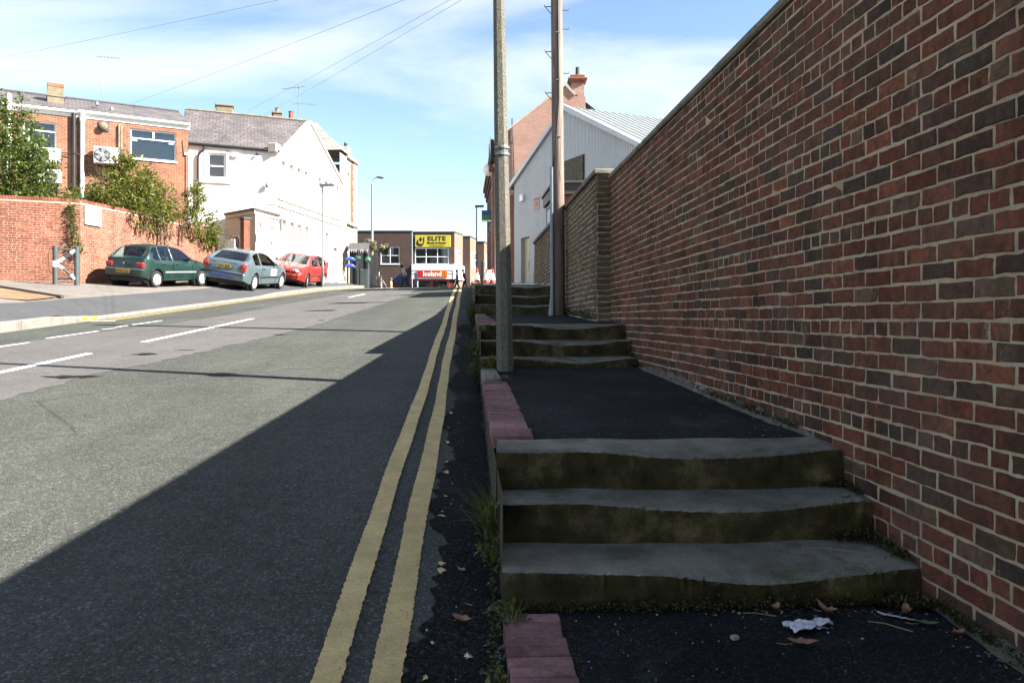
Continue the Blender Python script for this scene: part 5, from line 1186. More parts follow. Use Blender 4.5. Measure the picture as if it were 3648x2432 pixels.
        for xd in spec['doors']: MB().box(xd-.004,xd+.004,s*(w_+.001)-.004,s*(w_+.001)+.003,.30,zs-.06).build('door_gap', M['black'], ca)
    # ends
    hb = hw(.03); hf = hw(Lc-.03)
    MB().bbox(-.05,.10,-hb-.005,hb+.005,.33,.60,.04).build('rear_bumper', spec.get('bump') or paint, ca)
    MB().bbox(-.056,-.045,-hb+.05,hb-.05,.555,.60,.004).build('bumper_strip', spec['trim'], ca)
    MB().bbox(Lc-.12,Lc+.04,-hf,hf,.28,.56,.05).build('front_bumper', spec.get('bump') or paint, ca); MB().bbox(Lc+.02,Lc+.045,-.42,.42,.33,.43,.01).build('front_grille', M['black'], ca)
    MB().bbox(Lc-.04,Lc+.02,-.3,.3,.60,.67,.01).build('front_grille', M['black'], ca)
    tl = spec['tail']
    for s in (-1,1):
        o = MB().bbox(tl[0],tl[1],min(s*tl[2],s*hb*1.01),max(s*tl[2],s*hb*1.01),tl[3],tl[4],.03).build('tail_lamp', M['lamp_red'], ca)
        if spec.get('amber'): MB().bbox(tl[0]-.004,tl[1]-.02,min(s*(tl[2]+.06),s*hb*.97),max(s*(tl[2]+.06),s*hb*.97),tl[4]-.12,tl[4]-.05,.01).build('indicator', m_plain('smoked_lens',(0.35,0.25,0.24),.25) if 'sm' not in M else M['sm'], o)
        hl = MB().ball((Lc-.20,s*(hf-.20),.67),.24,.17,.085).build('headlamp', M['hub'], ca, smooth=40); MB().ball((Lc-.195,s*(hf-.20),.675),.25,.178,.088).build('lens', M['lamp_glass'], hl, smooth=40)
        MB().bbox(Lc-.06,Lc+.045,min(s*(hf-.3),s*(hf-.12)),max(s*(hf-.3),s*(hf-.12)),.47,.53,.01).build('front_indicator', M['lamp_amber'], ca)
    if plate:
        zp, xp = spec['plate']; pl = MB().bbox(xp-.012,xp,-.26,.26,zp-.055,zp+.055,.004).build('number_plate', M['plate_y'], ca); text('plate_text',plate,.115,blk,pl,(xp-.014,0,zp),(pi/2,0,-pi/2),.001,.001,.92)
    xw = interp((rw0*.75+rw1*.25), top); MB().tube([(rw0-.01,.1,interp(rw0,top)+.03),(rw0+(rw1-rw0)*.3,-.25,xw+.045)],.012,5).build('rear_wiper', M['black'], ca)
    MB().lathe([(.035,0),(.035,.008)],14,M=Matrix.Translation((tl[0]+.0,0,tl[4]-.04))@Matrix.Rotation(-pi/2,4,'Y')).build('badge', M['chrome'], ca)
    if extra: extra(ca)
    # stand it on the slope
    h = Vector((sin(heading),cos(heading))); l = Vector((-h.y,h.x))
    def gz(fx, fy): p = Vector((x,y))+h*fx+l*fy; return fore_z(p.x,p.y)+.004
    hwd = Wd/2-.1
    a = (gz(xr,hwd)+gz(xr,-hwd))/2; b = (gz(xf,hwd)+gz(xf,-hwd))/2; lf = (gz(xr,hwd)+gz(xf,hwd))/2; rt = (gz(xr,-hwd)+gz(xf,-hwd))/2
    pitch = atan2(b-a, xf-xr); roll = atan2(lf-rt, 2*hwd)
    ca.rotation_euler = (roll, -pitch, atan2(h.y,h.x)); ca.location = (x, y, (a+b)/2 - (xr+xf)/2*sin(pitch))
    return ca
green = dict(L=3.56,W=1.57,H=1.37,r=.275,xr=.60,xf=2.985,belt=[(0,.62),(.10,.86),(.3,.90),(1.6,.88),(2.55,.86),(3.56,.6)],
  top=[(0,.64),(.03,.80),(.07,.92),(.14,.97),(.50,1.28),(.64,1.345),(1.1,1.375),(1.55,1.365),(1.92,1.30),(2.52,.93),(2.7,.90),(3.2,.82),(3.44,.74),(3.52,.62),(3.56,.5)],
  green=(.14,2.52),cuts=[.16,.30,.52,.78,.84,1.36,1.44,2.2,1.96],ws=(1.94,2.50),rw=(.155,.49),win=[(.46,.78,0),(.84,1.38,0),(1.44,2.26,0)],seat=1.35,rseat=.72,mirror=2.12,handles=(.95,1.62),doors=(1.41,2.42),trim=M['grey_metal'],tail=(-.012,.12,.44,.63,.80),plate=(.50,-.056),spokes=9,hole=.06,mirmat=M['black'])
car('green_hatchback','dark green five door hatchback parked against the garden wall',green,-12.5,25.45,radians(14),m_paint_car('green_paint',(0.002,0.034,0.027)),'AO02 CLU')
def bmw_extra(ca):
    MB().bbox(-.058,-.05,-.42,.42,.46,.55,.003).build('blue_sticker', m_plain('sticker_blue',(0.07,0.13,0.36),.5,var=.3,scale=25), ca)
    d = MB().bbox(2.25,2.78,-.895,-.868,.56,.80,.004).build('door_sign', M['white_metal'], ca); MB().bbox(2.28,2.62,-.898,-.893,.66,.72,.002).build('sign_print', M['sky_blue'], d); MB().bbox(2.6,2.74,-.898,-.893,.66,.73,.002).build('sign_print', M['lamp_amber'], d)
    for (a,b) in ((.30,.5),(-.5,-.2)): MB().bbox(-.03,.0,a,b,.93,.965,.003).build('boot_lettering', m_plain('badge_blue',(0.1,0.16,0.4),.5), ca)
silver = dict(L=4.26,W=1.75,H=1.41,r=.315,xr=.80,xf=3.525,belt=[(0,.64),(.10,.90),(.4,.95),(1.8,.93),(2.9,.92),(4.26,.6)],
  top=[(0,.66),(.02,.80),(.05,.97),(.10,1.02),(.22,1.03),(.82,1.33),(1.05,1.385),(1.5,1.41),(1.95,1.395),(2.28,1.32),(2.98,.98),(3.2,.95),(3.8,.85),(4.12,.75),(4.22,.62),(4.26,.5)],
  green=(.2,2.98),cuts=[.24,.8,.62,1.2,1.28,1.36,2.3],ws=(2.30,2.96),rw=(.24,.80),win=[(.70,1.30,0),(1.37,2.72,0)],seat=1.75,rseat=.98,mirror=2.55,handles=(1.55,),doors=(1.34,2.78),trim=M['black'],tail=(-.01,.16,.60,.66,.96),plate=(.82,-.012),spokes=6,hole=.085,amber=True,steer=0)
car('silver_coupe','silver blue three door coupe with yellow plate between the other two cars',silver,-10.38,28.25,radians(4),m_paint_car('silver_blue_paint',(0.125,0.18,0.205),.25),'YG51 BVK',bmw_extra)
red = dict(L=4.17,W=1.70,H=1.43,r=.305,xr=.68,xf=3.295,belt=[(0,.64),(.10,.92),(.4,1.0),(1.8,.96),(3.0,.92),(4.17,.6)],
  top=[(0,.66),(.03,.88),(.10,1.0),(.20,1.04),(.58,1.36),(.8,1.41),(1.3,1.435),(1.9,1.42),(2.2,1.36),(3.02,.98),(3.2,.95),(3.75,.85),(4.02,.73),(4.13,.6),(4.17,.5)],
  green=(.2,3.02),cuts=[.22,.56,.9,1.0,1.6,1.68,2.3],ws=(2.24,3.0),rw=(.22,.57),win=[(.55,.92,0),(1.0,1.62,0),(1.70,2.76,0)],seat=1.75,rseat=.95,mirror=2.55,handles=(1.1,1.9),doors=(1.65,2.8),trim=M['black'],tail=(-.005,.12,.62,.80,1.15),plate=(.78,-.01),steer=radians(12),mirmat=M['black'])
car('red_hatchback','bright red hatchback facing down the hill by the white building',red,-9.80,38.4,radians(182.5),m_paint_car('red_paint',(0.55,0.025,0.02)),None)
# ------------------------------------------------------------------ leaves and plants
def leaf_mesh(mb, p, d, up, L, Wd, rnd):
    s = d.cross(up)
    if s.length < 1e-3: s = Vector((1,0,0))
    s.normalize(); b = d*L; m = p+b*.45+up*(L*rnd.uniform(-.08,.12))
    mb.add([p, m+s*Wd*.5, p+b, m-s*Wd*.5], [(0,1,2,3)])
def foliage(lobes, size, seed, aspect=.45, clump=26, droop=0.2, spread=.35):
    "leaf clumps spread through a set of ellipsoids (cx,cy,cz,rx,ry,rz,number of leaves)"
    rnd = random.Random(seed); mb = MB()
    for (cx,cy,cz,rx_,ry_,rz_,n) in lobes:
        for c in range(max(1,int(n/clump))):
            while True:
                v = Vector((rnd.uniform(-1,1),rnd.uniform(-1,1),rnd.uniform(-1,1)))
                if .25 < v.length < 1.0 and rnd.random() < v.length**1.2: break
            if rnd.random() < .12: v *= rnd.uniform(1.02,1.28)
            c0 = Vector((cx+v.x*rx_, cy+v.y*ry_, cz+v.z*rz_)); out = (Vector((v.x/rx_,v.y/ry_,v.z/rz_+.3))).normalized()
            stem = (out+Vector((rnd.gauss(0,.4),rnd.gauss(0,.4),rnd.gauss(.1,.4)))).normalized()
            for k in range(clump):
                t = rnd.uniform(-.5,.6)*spread
                p = c0+stem*t*1.6+Vector((rnd.gauss(0,spread*.28),rnd.gauss(0,spread*.28),rnd.gauss(0,spread*.28)))
                d = (stem*.6+Vector((rnd.gauss(0,.7),rnd.gauss(0,.7),rnd.gauss(-droop,.5)))).normalized()
                up = Vector((rnd.gauss(0,.5),rnd.gauss(0,.5),1)).normalized(); L = size*rnd.choice((.5,.7,.9,1.1,1.35))*rnd.uniform(.8,1.2)
                leaf_mesh(mb, p, d, up, L, L*aspect, rnd)
    return mb
def stems(mb, base, tips, r, rnd):
    for t in tips:
        b = Vector(base)+Vector((rnd.uniform(-.15,.15),rnd.uniform(-.15,.15),0)); t = Vector(t); m = b+(t-b)*.5+Vector((rnd.uniform(-.2,.2),rnd.uniform(-.2,.2),.15))
        mb.tube([b,b+(m-b)*.5+Vector((0,0,.1)),m,t],[r,r*.8,r*.55,r*.2],6)
def plant(name, label, cat, loc, lobes, size, seed, mat, tips, r=.05, base=(0,0,0), aspect=.45, clump=26, droop=.2, spread=.35, group=None):
    o = thing(name, label, cat, loc, 0, group); rnd = random.Random(seed)
    f = foliage(lobes, size, seed, aspect, clump, droop, spread).build('crown', mat, o, norm=False); f['kind'] = 'stuff'
    mb = MB(); stems(mb, base, tips, r, rnd); mb.build('trunk', M['bark'], o, smooth=40); return o
zb = 1.2
plant('garden_tree','tall feathery green tree at the left edge above the garden wall','tree',(-16.9,26.6,zb),
  [(0,0,3.9,1.45,1.2,1.3,5600),(.4,-.1,3.2,1.0,.9,.9,3000),(-.5,0,5.2,.8,.7,1.0,2200),(.25,0,5.0,.55,.5,1.0,1200),(.55,0,4.3,.65,.6,.5,1100),(.95,.1,2.85,.7,.6,.3,900),(-.1,0,6.1,.16,.16,.55,160),(.35,.1,5.9,.14,.14,.5,130),(.95,.05,3.8,.45,.4,.22,380)],
  .13,41,M['leaf_tree'],[(0,0,4.5),(.7,0,3.8),(-.5,0,5.6),(.3,0,5.6),(1.3,.1,3.3),(-.1,0,6.4),(.35,.1,6.2)],.09,droop=.05,spread=.30)
plant('garden_shrub','large leafy shrub spilling over the garden wall above the green car','shrub',(-14.15,28.0,2.2),
  [(-.35,-1.0,1.65,.7,.9,.6,2200),(-.05,0,1.85,.85,1.1,.95,4200),(.15,1.0,2.4,.9,1.05,1.3,4800),(.1,.4,3.2,.45,.5,.6,1100),(.45,1.7,2.1,.85,1.0,1.0,4200),(.55,.9,1.5,.6,1.4,.4,2000),(.5,2.5,1.8,.65,.9,.85,2600)],
  .13,42,M['leaf_dark'],[(0,.3,2.8),(.1,1.2,3.0),(-.3,-.8,2.3),(.4,2,2.2),(.2,.6,3.6)],.05,spread=.26,aspect=.4)
# long buddleia-like shoots standing out of the shrub
sh_ = thing('shrub_shoots','long arching shoots rising from the shrub before the blue window','shrub',(-14.1,28.4,4.6)); rnd = random.Random(8); mb = MB(); ml = MB()
for k in range(16):
    b = Vector((rnd.uniform(-.5,.4),rnd.uniform(-1.2,1.0),0)); d = Vector((rnd.uniform(-.5,.35),rnd.uniform(-.6,.5),rnd.uniform(.6,1.2))); pts = [b+d*t*1.1+Vector((0,0,-.25*t*t)) for t in (0,.35,.7,1.0)]
    mb.tube(pts,[.012,.009,.007,.003],4)
    for t in range(14):
        p = pts[0].lerp(pts[3], t/14); leaf_mesh(ml,p,Vector((rnd.gauss(0,1),rnd.gauss(0,1),rnd.gauss(.2,.5))).normalized(),Vector((0,0,1)),.14,.035,rnd)
mb.build('stem', M['bark'], sh_); o = ml.build('leaves', M['leaf_brown'], sh_, norm=False); o['kind']='stuff'
plant('garden_shrub','narrow upright shrub at the right end of the garden wall before the white building','shrub',(-13.1,31.8,2.3),
  [(0,0,1.6,.55,.6,.7,1900),(.2,.4,2.5,.38,.4,.75,1500),(.35,1.0,1.5,.45,.6,.8,1500),(.5,1.5,1.3,.35,.45,.6,900)],
  .12,43,M['leaf_dark'],[(0,0,2.2),(.2,.4,3.0),(.4,1.1,2.2)],.04,spread=.22,aspect=.42)
# trailing growth over the wall
def trail(label, base, n, length, seed, mat):
    o = thing('hanging_creeper', label, 'creeper', base, 0, 'creepers hanging over the garden wall'); rnd = random.Random(seed); ms = MB(); ml = MB()
    for k in range(n):
        x = rnd.uniform(-.25,.25); y = x*6*.15; L = length*rnd.uniform(.4,1.0); pts = [Vector((.02,y+x,.12)),Vector((.16,y+x,.0)),Vector((.14,y+x+rnd.uniform(-.06,.06),-L*.5)),Vector((.13,y+x+rnd.uniform(-.1,.1),-L))]
        ms.tube(pts,[.01,.008,.006,.003],4)
        for t in range(int(20*L)+4):
            f = rnd.random(); p = pts[1].lerp(pts[3], f); leaf_mesh(ml,p,Vector((rnd.gauss(.3,.5),rnd.gauss(0,.6),rnd.gauss(-.6,.4))).normalized(),Vector((1,0,.3)),.10*(1.2-.6*f),.05,rnd)
    ms.build('stem', M['bark'], o); q = ml.build('leaves', mat, o, norm=False); q['kind']='stuff'
def gwx(y): return -13.9+1.25*(y-25.5)/8.45
for y, n, L, sd, lb in ((28.9,9,.75,1,'left clump of brown creeper hanging down the garden wall'),(29.7,10,1.05,2,'longest middle clump of brown creeper hanging down the garden wall'),(31.2,10,.9,3,'right clump of brown creeper hanging down the garden wall')):
    trail(lb,(gwx(y),y,3.8),n,L,sd,M['leaf_brown'])
# climber on the wall corner
cl = thing('wall_climber','dark straggling climber on the garden wall corner beside the notice','climber',(-13.98,25.42,2.4)); rnd = random.Random(12); ml = MB(); ms = MB()
for k in range(420):
    t = rnd.random(); p = Vector((-.12+.28*(1-t)**2+rnd.gauss(0,.07),-.05+rnd.gauss(0,.04)-.06,-.3+1.55*t)); leaf_mesh(ml,p,Vector((rnd.gauss(0,.7),rnd.gauss(-.3,.5),rnd.gauss(-.4,.6))).normalized(),Vector((0,-1,.2)),.09,.05,rnd)
ms.tube([(.2,-.06,-.45),(.1,-.06,-.1),(-.1,-.06,.5),(-.08,-.06,1.2)],.012,4); ms.build('stem', M['bark'], cl); q = ml.build('leaves', M['grass'], cl, norm=False); q['kind']='stuff'

# ------------------------------------------------------------------ weeds, moss and litter by the steps
def weed(label, x, y, z, n, h, seed, lean=(-.5,0), leafy=0.0, group='weeds along the kerb', name='weed_tuft'):
    o = thing(name, label, 'weed', (x,y,z), 0, group); rnd = random.Random(seed); mb = MB()
    for k in range(n):
        b = Vector((rnd.gauss(0,.025),rnd.gauss(0,.06),0)); d = Vector((lean[0]*rnd.uniform(.2,1.2)+rnd.gauss(0,.25),lean[1]+rnd.gauss(0,.45),rnd.uniform(.5,1))); d.normalize(); L = h*rnd.uniform(.45,1.1); s = Vector((d.y,-d.x,0)).normalized()*rnd.uniform(.002,.0045)
        c = b+d*L*.55; e = b+d*L+Vector((d.x*.3*L,d.y*.2*L,-.15*L*rnd.random()))
        mb.add([b-s,b+s,c+s*.8,c-s*.8,e],[(0,1,2,3),(3,2,4)])
    for k in range(int(n*leafy)):
        p = Vector((rnd.gauss(-.02,.035),rnd.gauss(0,.06),rnd.uniform(0,h*.5))); leaf_mesh(mb,p,Vector((rnd.gauss(-.3,.6),rnd.gauss(0,.6),rnd.gauss(.1,.5))).normalized(),Vector((0,0,1)),rnd.uniform(.02,.045),.022,rnd)
    q = mb.build('blades', M['grass'], o, norm=False); q['kind'] = 'stuff'
weed('large grass tuft growing from the kerb beside the third step', kr(3.75)-.02,3.75,-1.0,90,.26,3,(-.55,0),.5)
weed('leafy weed at the kerb below the grass tuft', kr(3.5)-.015,3.52,-1.06,40,.12,4,(-.4,0),1.6)
weed('yellow moss tuft at the corner of the lowest step', kr(3.08)+.03,3.04,-1.135,60,.05,5,(-.1,0),1.0)
weed('small weed at the bottom of the brick edging', kr(2.6)-.01,2.55,-1.19,30,.07,6,(-.4,0),1.0)
weed('leafy weed against the kerb beside the middle flight', kr(8.7)-.03,8.6,-.62,70,.25,7,(-.4,0),1.5)
weed('weed growing between the lamp post and the middle flight', -.19,8.45,-.53,90,.22,8,(-.1,-.2),1.5)
weed('tall weed on the kerb above the middle flight', kr(10)-.04,9.9,-.5,80,.38,9,(-.4,0),1.5)
weed('bushy weed beside the top flight', kr(14.6)-.05,14.6,-.05,110,.5,10,(-.3,0),2.0)
weed('small yellow weed on the end of the brick edging', kr(7)+.2,7.05,-.545,25,.06,11,(0,0),1.2)
def moss_strip(pts, w, n, seed, size=.018, hgt=.03):
    rnd = random.Random(seed); mb = MB()
    for k in range(n):
        i = rnd.randrange(len(pts)-1); t = rnd.random(); p = Vector(pts[i]).lerp(Vector(pts[i+1]), t); q = p+Vector((rnd.gauss(0,w*.5),rnd.gauss(0,w*.5),abs(rnd.gauss(0,hgt*.5))))
        leaf_mesh(mb,q,Vector((rnd.gauss(0,.7),rnd.gauss(0,.7),rnd.gauss(.5,.5))).normalized(),Vector((rnd.gauss(0,.3),rnd.gauss(0,.3),1)),size*rnd.uniform(.6,1.4),size*.7,rnd)
    return mb
mos = MB()
for (pts, w, n, sd, sz, hg) in (
  ([(.05,3.11,-1.15),(.5,3.12,-1.15),(1.0,3.14,-1.145),(1.5,3.17,-1.14)],.03,2600,1,.013,.028),
  ([(1.45,3.15,-1.14),(1.66,3.1,-1.13),(1.68,2.7,-1.14),(1.70,2.3,-1.15)],.03,1500,2,.016,.035),
  ([(1.45,3.58,-1.0),(1.63,3.55,-.99),(1.64,3.3,-1.0)],.045,1300,3,.016,.03),
  ([(.0,3.57,-1.005),(.8,3.58,-1.02),(1.3,3.60,-1.01)],.01,900,4,.010,.015),
  ([(1.5,3.86,-.82),(1.62,3.84,-.81),(1.63,3.68,-.82)],.03,600,5,.014,.025),
  ([(1.58,4.4,-.61),(1.50,6,-.58),(1.40,8.3,-.53)],.03,1500,6,.02,.03),
  ([(1.33,8.5,-.53),(1.35,8.9,-.42),(1.30,9.3,-.24)],.04,800,7,.025,.04),
  ([(kr(9)-.02,8.4,-.68),(kr(11)-.02,10.8,-.42),(kr(13)-.02,13.4,-.25)],.04,1800,8,.035,.12),
  ([(kr(14.2)-.03,14.2,-.2),(kr(15.5)-.03,15.6,.0)],.05,1200,9,.04,.35),
  ([(1.05,10.35,-.03),(.93,13,.06),(.86,14.1,.08)],.04,900,10,.03,.12),
  ([(kr(2.2)+.22,2.2,-1.15),(kr(3)+.24,3.0,-1.15)],.02,350,11,.006,.006),
  ([(kr(3)-.02,2.3,-1.2),(kr(4)-.02,4.6,-1.02),(kr(7)-.02,7.5,-.75)],.02,1200,12,.02,.03)):
    b = moss_strip(pts,w,n,sd,sz,hg); mos.add(b.v,b.f)
o = mos.build('moss', M['moss'], None, norm=False); tag(o,'green moss growing along the feet of the steps and wall','moss',None,'stuff')
grit = MB(); rnd = random.Random(6)
for k in range(210):
    if rnd.random() < .3: y = rnd.uniform(2.3,3.1); x = rnd.uniform(kr(y)+.25, wall_x(y)-.05); z = land_z(y)
    elif rnd.random() < .6: y = rnd.uniform(2.4,7); x = kr(y)-rnd.uniform(.02,.3); z = road_z(x,y)+.004
    else: y = rnd.uniform(4.2,8.4); x = wall_x(y)-abs(rnd.gauss(.05,.12)); z = land_z(y)
    s = rnd.uniform(.001,.003)*(1.8 if rnd.random()<.06 else 1); grit.bbox(x-s,x+s,y-s*.8,y+s*.8,z-.001,z+s*1.1,s*.4)
o = grit.build('grit', m_plain('pale_grit',(0.55,0.5,0.43),.9,var=.4,scale=60), None); tag(o,'pale grit scattered over the dark tarmac','grit',None,'stuff')
lit_ = MB(); rnd = random.Random(19)
for k in range(240):
    q = rnd.random()
    if q < .45: x = rnd.triangular(.4,1.62,1.35); y = 3.13-abs(rnd.gauss(0,.05)); z = land_z(3.0)
    elif q < .7: y = rnd.uniform(2.3,3.1); x = wall_x(y)-.06-abs(rnd.gauss(0,.06)); z = land_z(y)
    elif q < .85: x = rnd.uniform(1.35,1.62); y = rnd.uniform(3.42,3.54); z = -.998
    else: y = rnd.uniform(8.2,8.5); x = rnd.uniform(.2,1.35); z = land_z(y)
    leaf_mesh(lit_, Vector((x,y,z+.006)), Vector((rnd.gauss(0,1),rnd.gauss(0,1),rnd.gauss(.1,.2))).normalized(), Vector((rnd.gauss(0,.4),rnd.gauss(0,.4),1)).normalized(), rnd.uniform(.006,.024), rnd.uniform(.002,.012), rnd)
o = lit_.build('leaf_litter', m_leaf('crushed_leaf',[(0.25,0.14,0.08),(0.4,0.3,0.16),(0.16,0.09,0.06)],.05), None, norm=False); tag(o,'crushed brown leaf litter gathered at the step foot and wall','leaf litter',None,'stuff')
# litter: each piece its own thing
leafm = m_plain('dead_leaf',(0.30,0.15,0.09),.85,var=.35,scale=40,K=.8)
def dead_leaf(label, x, y, size, rz, seed, curl=.35, mat=None, z=None):
    rnd = random.Random(seed); n = 12; o = thing('fallen_leaf', label, 'leaf', (x,y,(land_z(y) if z is None else z)+.006), rz, 'fallen leaves and scraps on the ground')
    rim = []
    for k in range(n):
        t = 2*pi*k/n; rr = size*(.55+.28*cos(t)**2+(.18 if k%3 == 0 else -.04)+rnd.uniform(-.06,.06)); px, py = rr*cos(t), rr*sin(t)*.68; rim.append((px,py,abs(py)*curl*1.6+rnd.uniform(0,.2)*size*curl+px*px/size*curl))
    MB().add(rim+[(0,0,.001),(size*.35,0,.004),(-size*.35,0,.004)],[(k,(k+1)%n,n) for k in range(n)]).build('blade', mat or leafm, o, smooth=True, norm=False)
    MB().tube([(size*.6,0,.003),(size*1.1,size*.15,.002),(size*1.6,size*.1,.004)],.0016,5).build('stalk', m_plain('leaf_stalk_%d'%seed,(0.36,0.28,0.14),.8), o)
dead_leaf('brown curled leaf with long stalk in front of the paper scrap',1.02,2.78,.055,pi*.95,1)
dead_leaf('brown leaf against the foot of the lowest step',1.22,3.06,.05,2.0,2,.7)
dead_leaf('reddish leaf at the wall end of the lowest step',1.52,3.05,.045,1.2,3,.8)
dead_leaf('small orange leaf by the wall beyond the green leaf',1.62,2.87,.035,.4,4,.5,m_plain('orange_leaf',(0.42,0.19,0.1),.8,K=.8))
dead_leaf('dull green leaf lying beside the wall foot',1.55,2.96,.045,2.9,5,.3,m_plain('green_leaf',(0.10,0.17,0.05),.7,K=.8))
dead_leaf('grey brown leaf near the right edge of the picture',1.64,2.64,.035,.3,6,.3,m_plain('grey_leaf',(0.16,0.12,0.09),.8,K=.8))
dead_leaf('brown leaf lying in the gutter beside the lowest step',kr(2.85)-.17,3.05,.05,2.6,7,.5,None,road_z(-.2,3.05))
dead_leaf('pinkish scrap of leaf higher up the gutter',kr(3.6)-.16,3.55,.03,2.6,8,.5,m_plain('pink_leaf',(0.4,0.25,0.2),.8,K=.8),road_z(-.2,3.55))
dead_leaf('pale green leaf on the second step by the wall',1.53,3.64,.03,.5,9,.3,m_plain('pale_leaf',(0.22,0.26,0.15),.7,K=.8),-.825)
dead_leaf('curled brown leaf among twigs under the lowest step',1.03,3.09,.035,.9,10,.8)
pp = thing('paper_scrap','crumpled white paper wrapper on the tarmac before the lowest step','paper',(1.10,2.93,land_z(2.93)+.004),radians(20)); rnd = random.Random(15)
def paper_fn(u, v):
    w = .045*(1-.55*math.exp(-((u-.62)/.10)**2))*(1 if u < .97 else .8); return ((u-.5)*.19, (v-.5)*2*w*(.6+.4*sin(pi*min(1,u*1.25+.12))), .006+.010*abs(sin(u*9+v*4))+.008*abs(sin(v*11+u*5))+rnd.uniform(0,.003))
MB().grid(22,10,paper_fn).build('sheet', m_plain('white_paper',(0.66,0.66,0.70),.7,var=.1,scale=40,K=.8), pp, norm=False)
MB().grid(4,3,lambda u,v:(.02+.05*u,-.03+.03*v,.004+.004*sin(5*u))).build('torn_flap', m_plain('paper_back',(0.6,0.6,0.62),.7), pp, norm=False)
ps = thing('plastic_scrap','torn white plastic strip beside the wall foot','scrap',(1.49,3.02,land_z(3.0)+.004),radians(-35)); MB().grid(10,2,lambda u,v:((u-.5)*.13,(v-.5)*.02*(1-u*.4),.004+.004*abs(sin(u*13)))).build('strip', m_plain('white_plastic',(0.6,0.62,0.62),.4,K=.8), ps, norm=False); MB().tube([(-.05,0,.004),(-.09,.02,.003)],.003,4).build('tail', m_plain('white_plastic_tail',(0.6,0.62,0.62),.4,K=.8), ps)
pb = thing('pebble','square pale stone chip in front of the paper scrap','stone',(.80,2.84,land_z(2.84)),.4); MB().bbox(-.014,.014,-.012,.012,0,.015,.005).build('chip', m_plain('pale_chip',(0.5,0.45,0.38),.9), pb)
fs = thing('feather_scrap','small white fluff lying in the gutter','scrap',(kr(2.9)-.13,2.80,road_z(-.15,2.80)+.006)); rnd = random.Random(2); mb = MB()
for k in range(26): d = Vector((rnd.gauss(0,1),rnd.gauss(0,1),abs(rnd.gauss(.4,.4)))).normalized(); mb.tube([(0,0,0),d*.016],[.0012,.0006],3)
mb.build('fluff', M['white_metal'], fs)
def twig(label, a, b, z):
    o = thing('twig', label, 'twig', (a[0],a[1],z+.004), 0, 'twigs'); d = Vector((b[0]-a[0],b[1]-a[1],0)); s = Vector((-d.y,d.x,0))*.12
    MB().tube([Vector((0,0,0)),d*.35+s,d*.7+s*.4,d],.0022,5).build('stick', m_plain('straw',(0.36,0.28,0.15),.9) if 'straw' not in M else M['straw'], o)
twig('pale twig in the gutter',(kr(3.2)-.21,3.25),(kr(3.2)-.12,3.21),road_z(-.2,3.2)); twig('long straw on the lowest step near the wall',(1.25,3.42),(1.5,3.34),-.995); twig('straw by the curled leaf at the step foot',(.9,3.08),(1.02,3.05),land_z(3.05)); twig('bent straw beside the plastic strip',(1.35,3.0),(1.47,2.9),land_z(2.95))

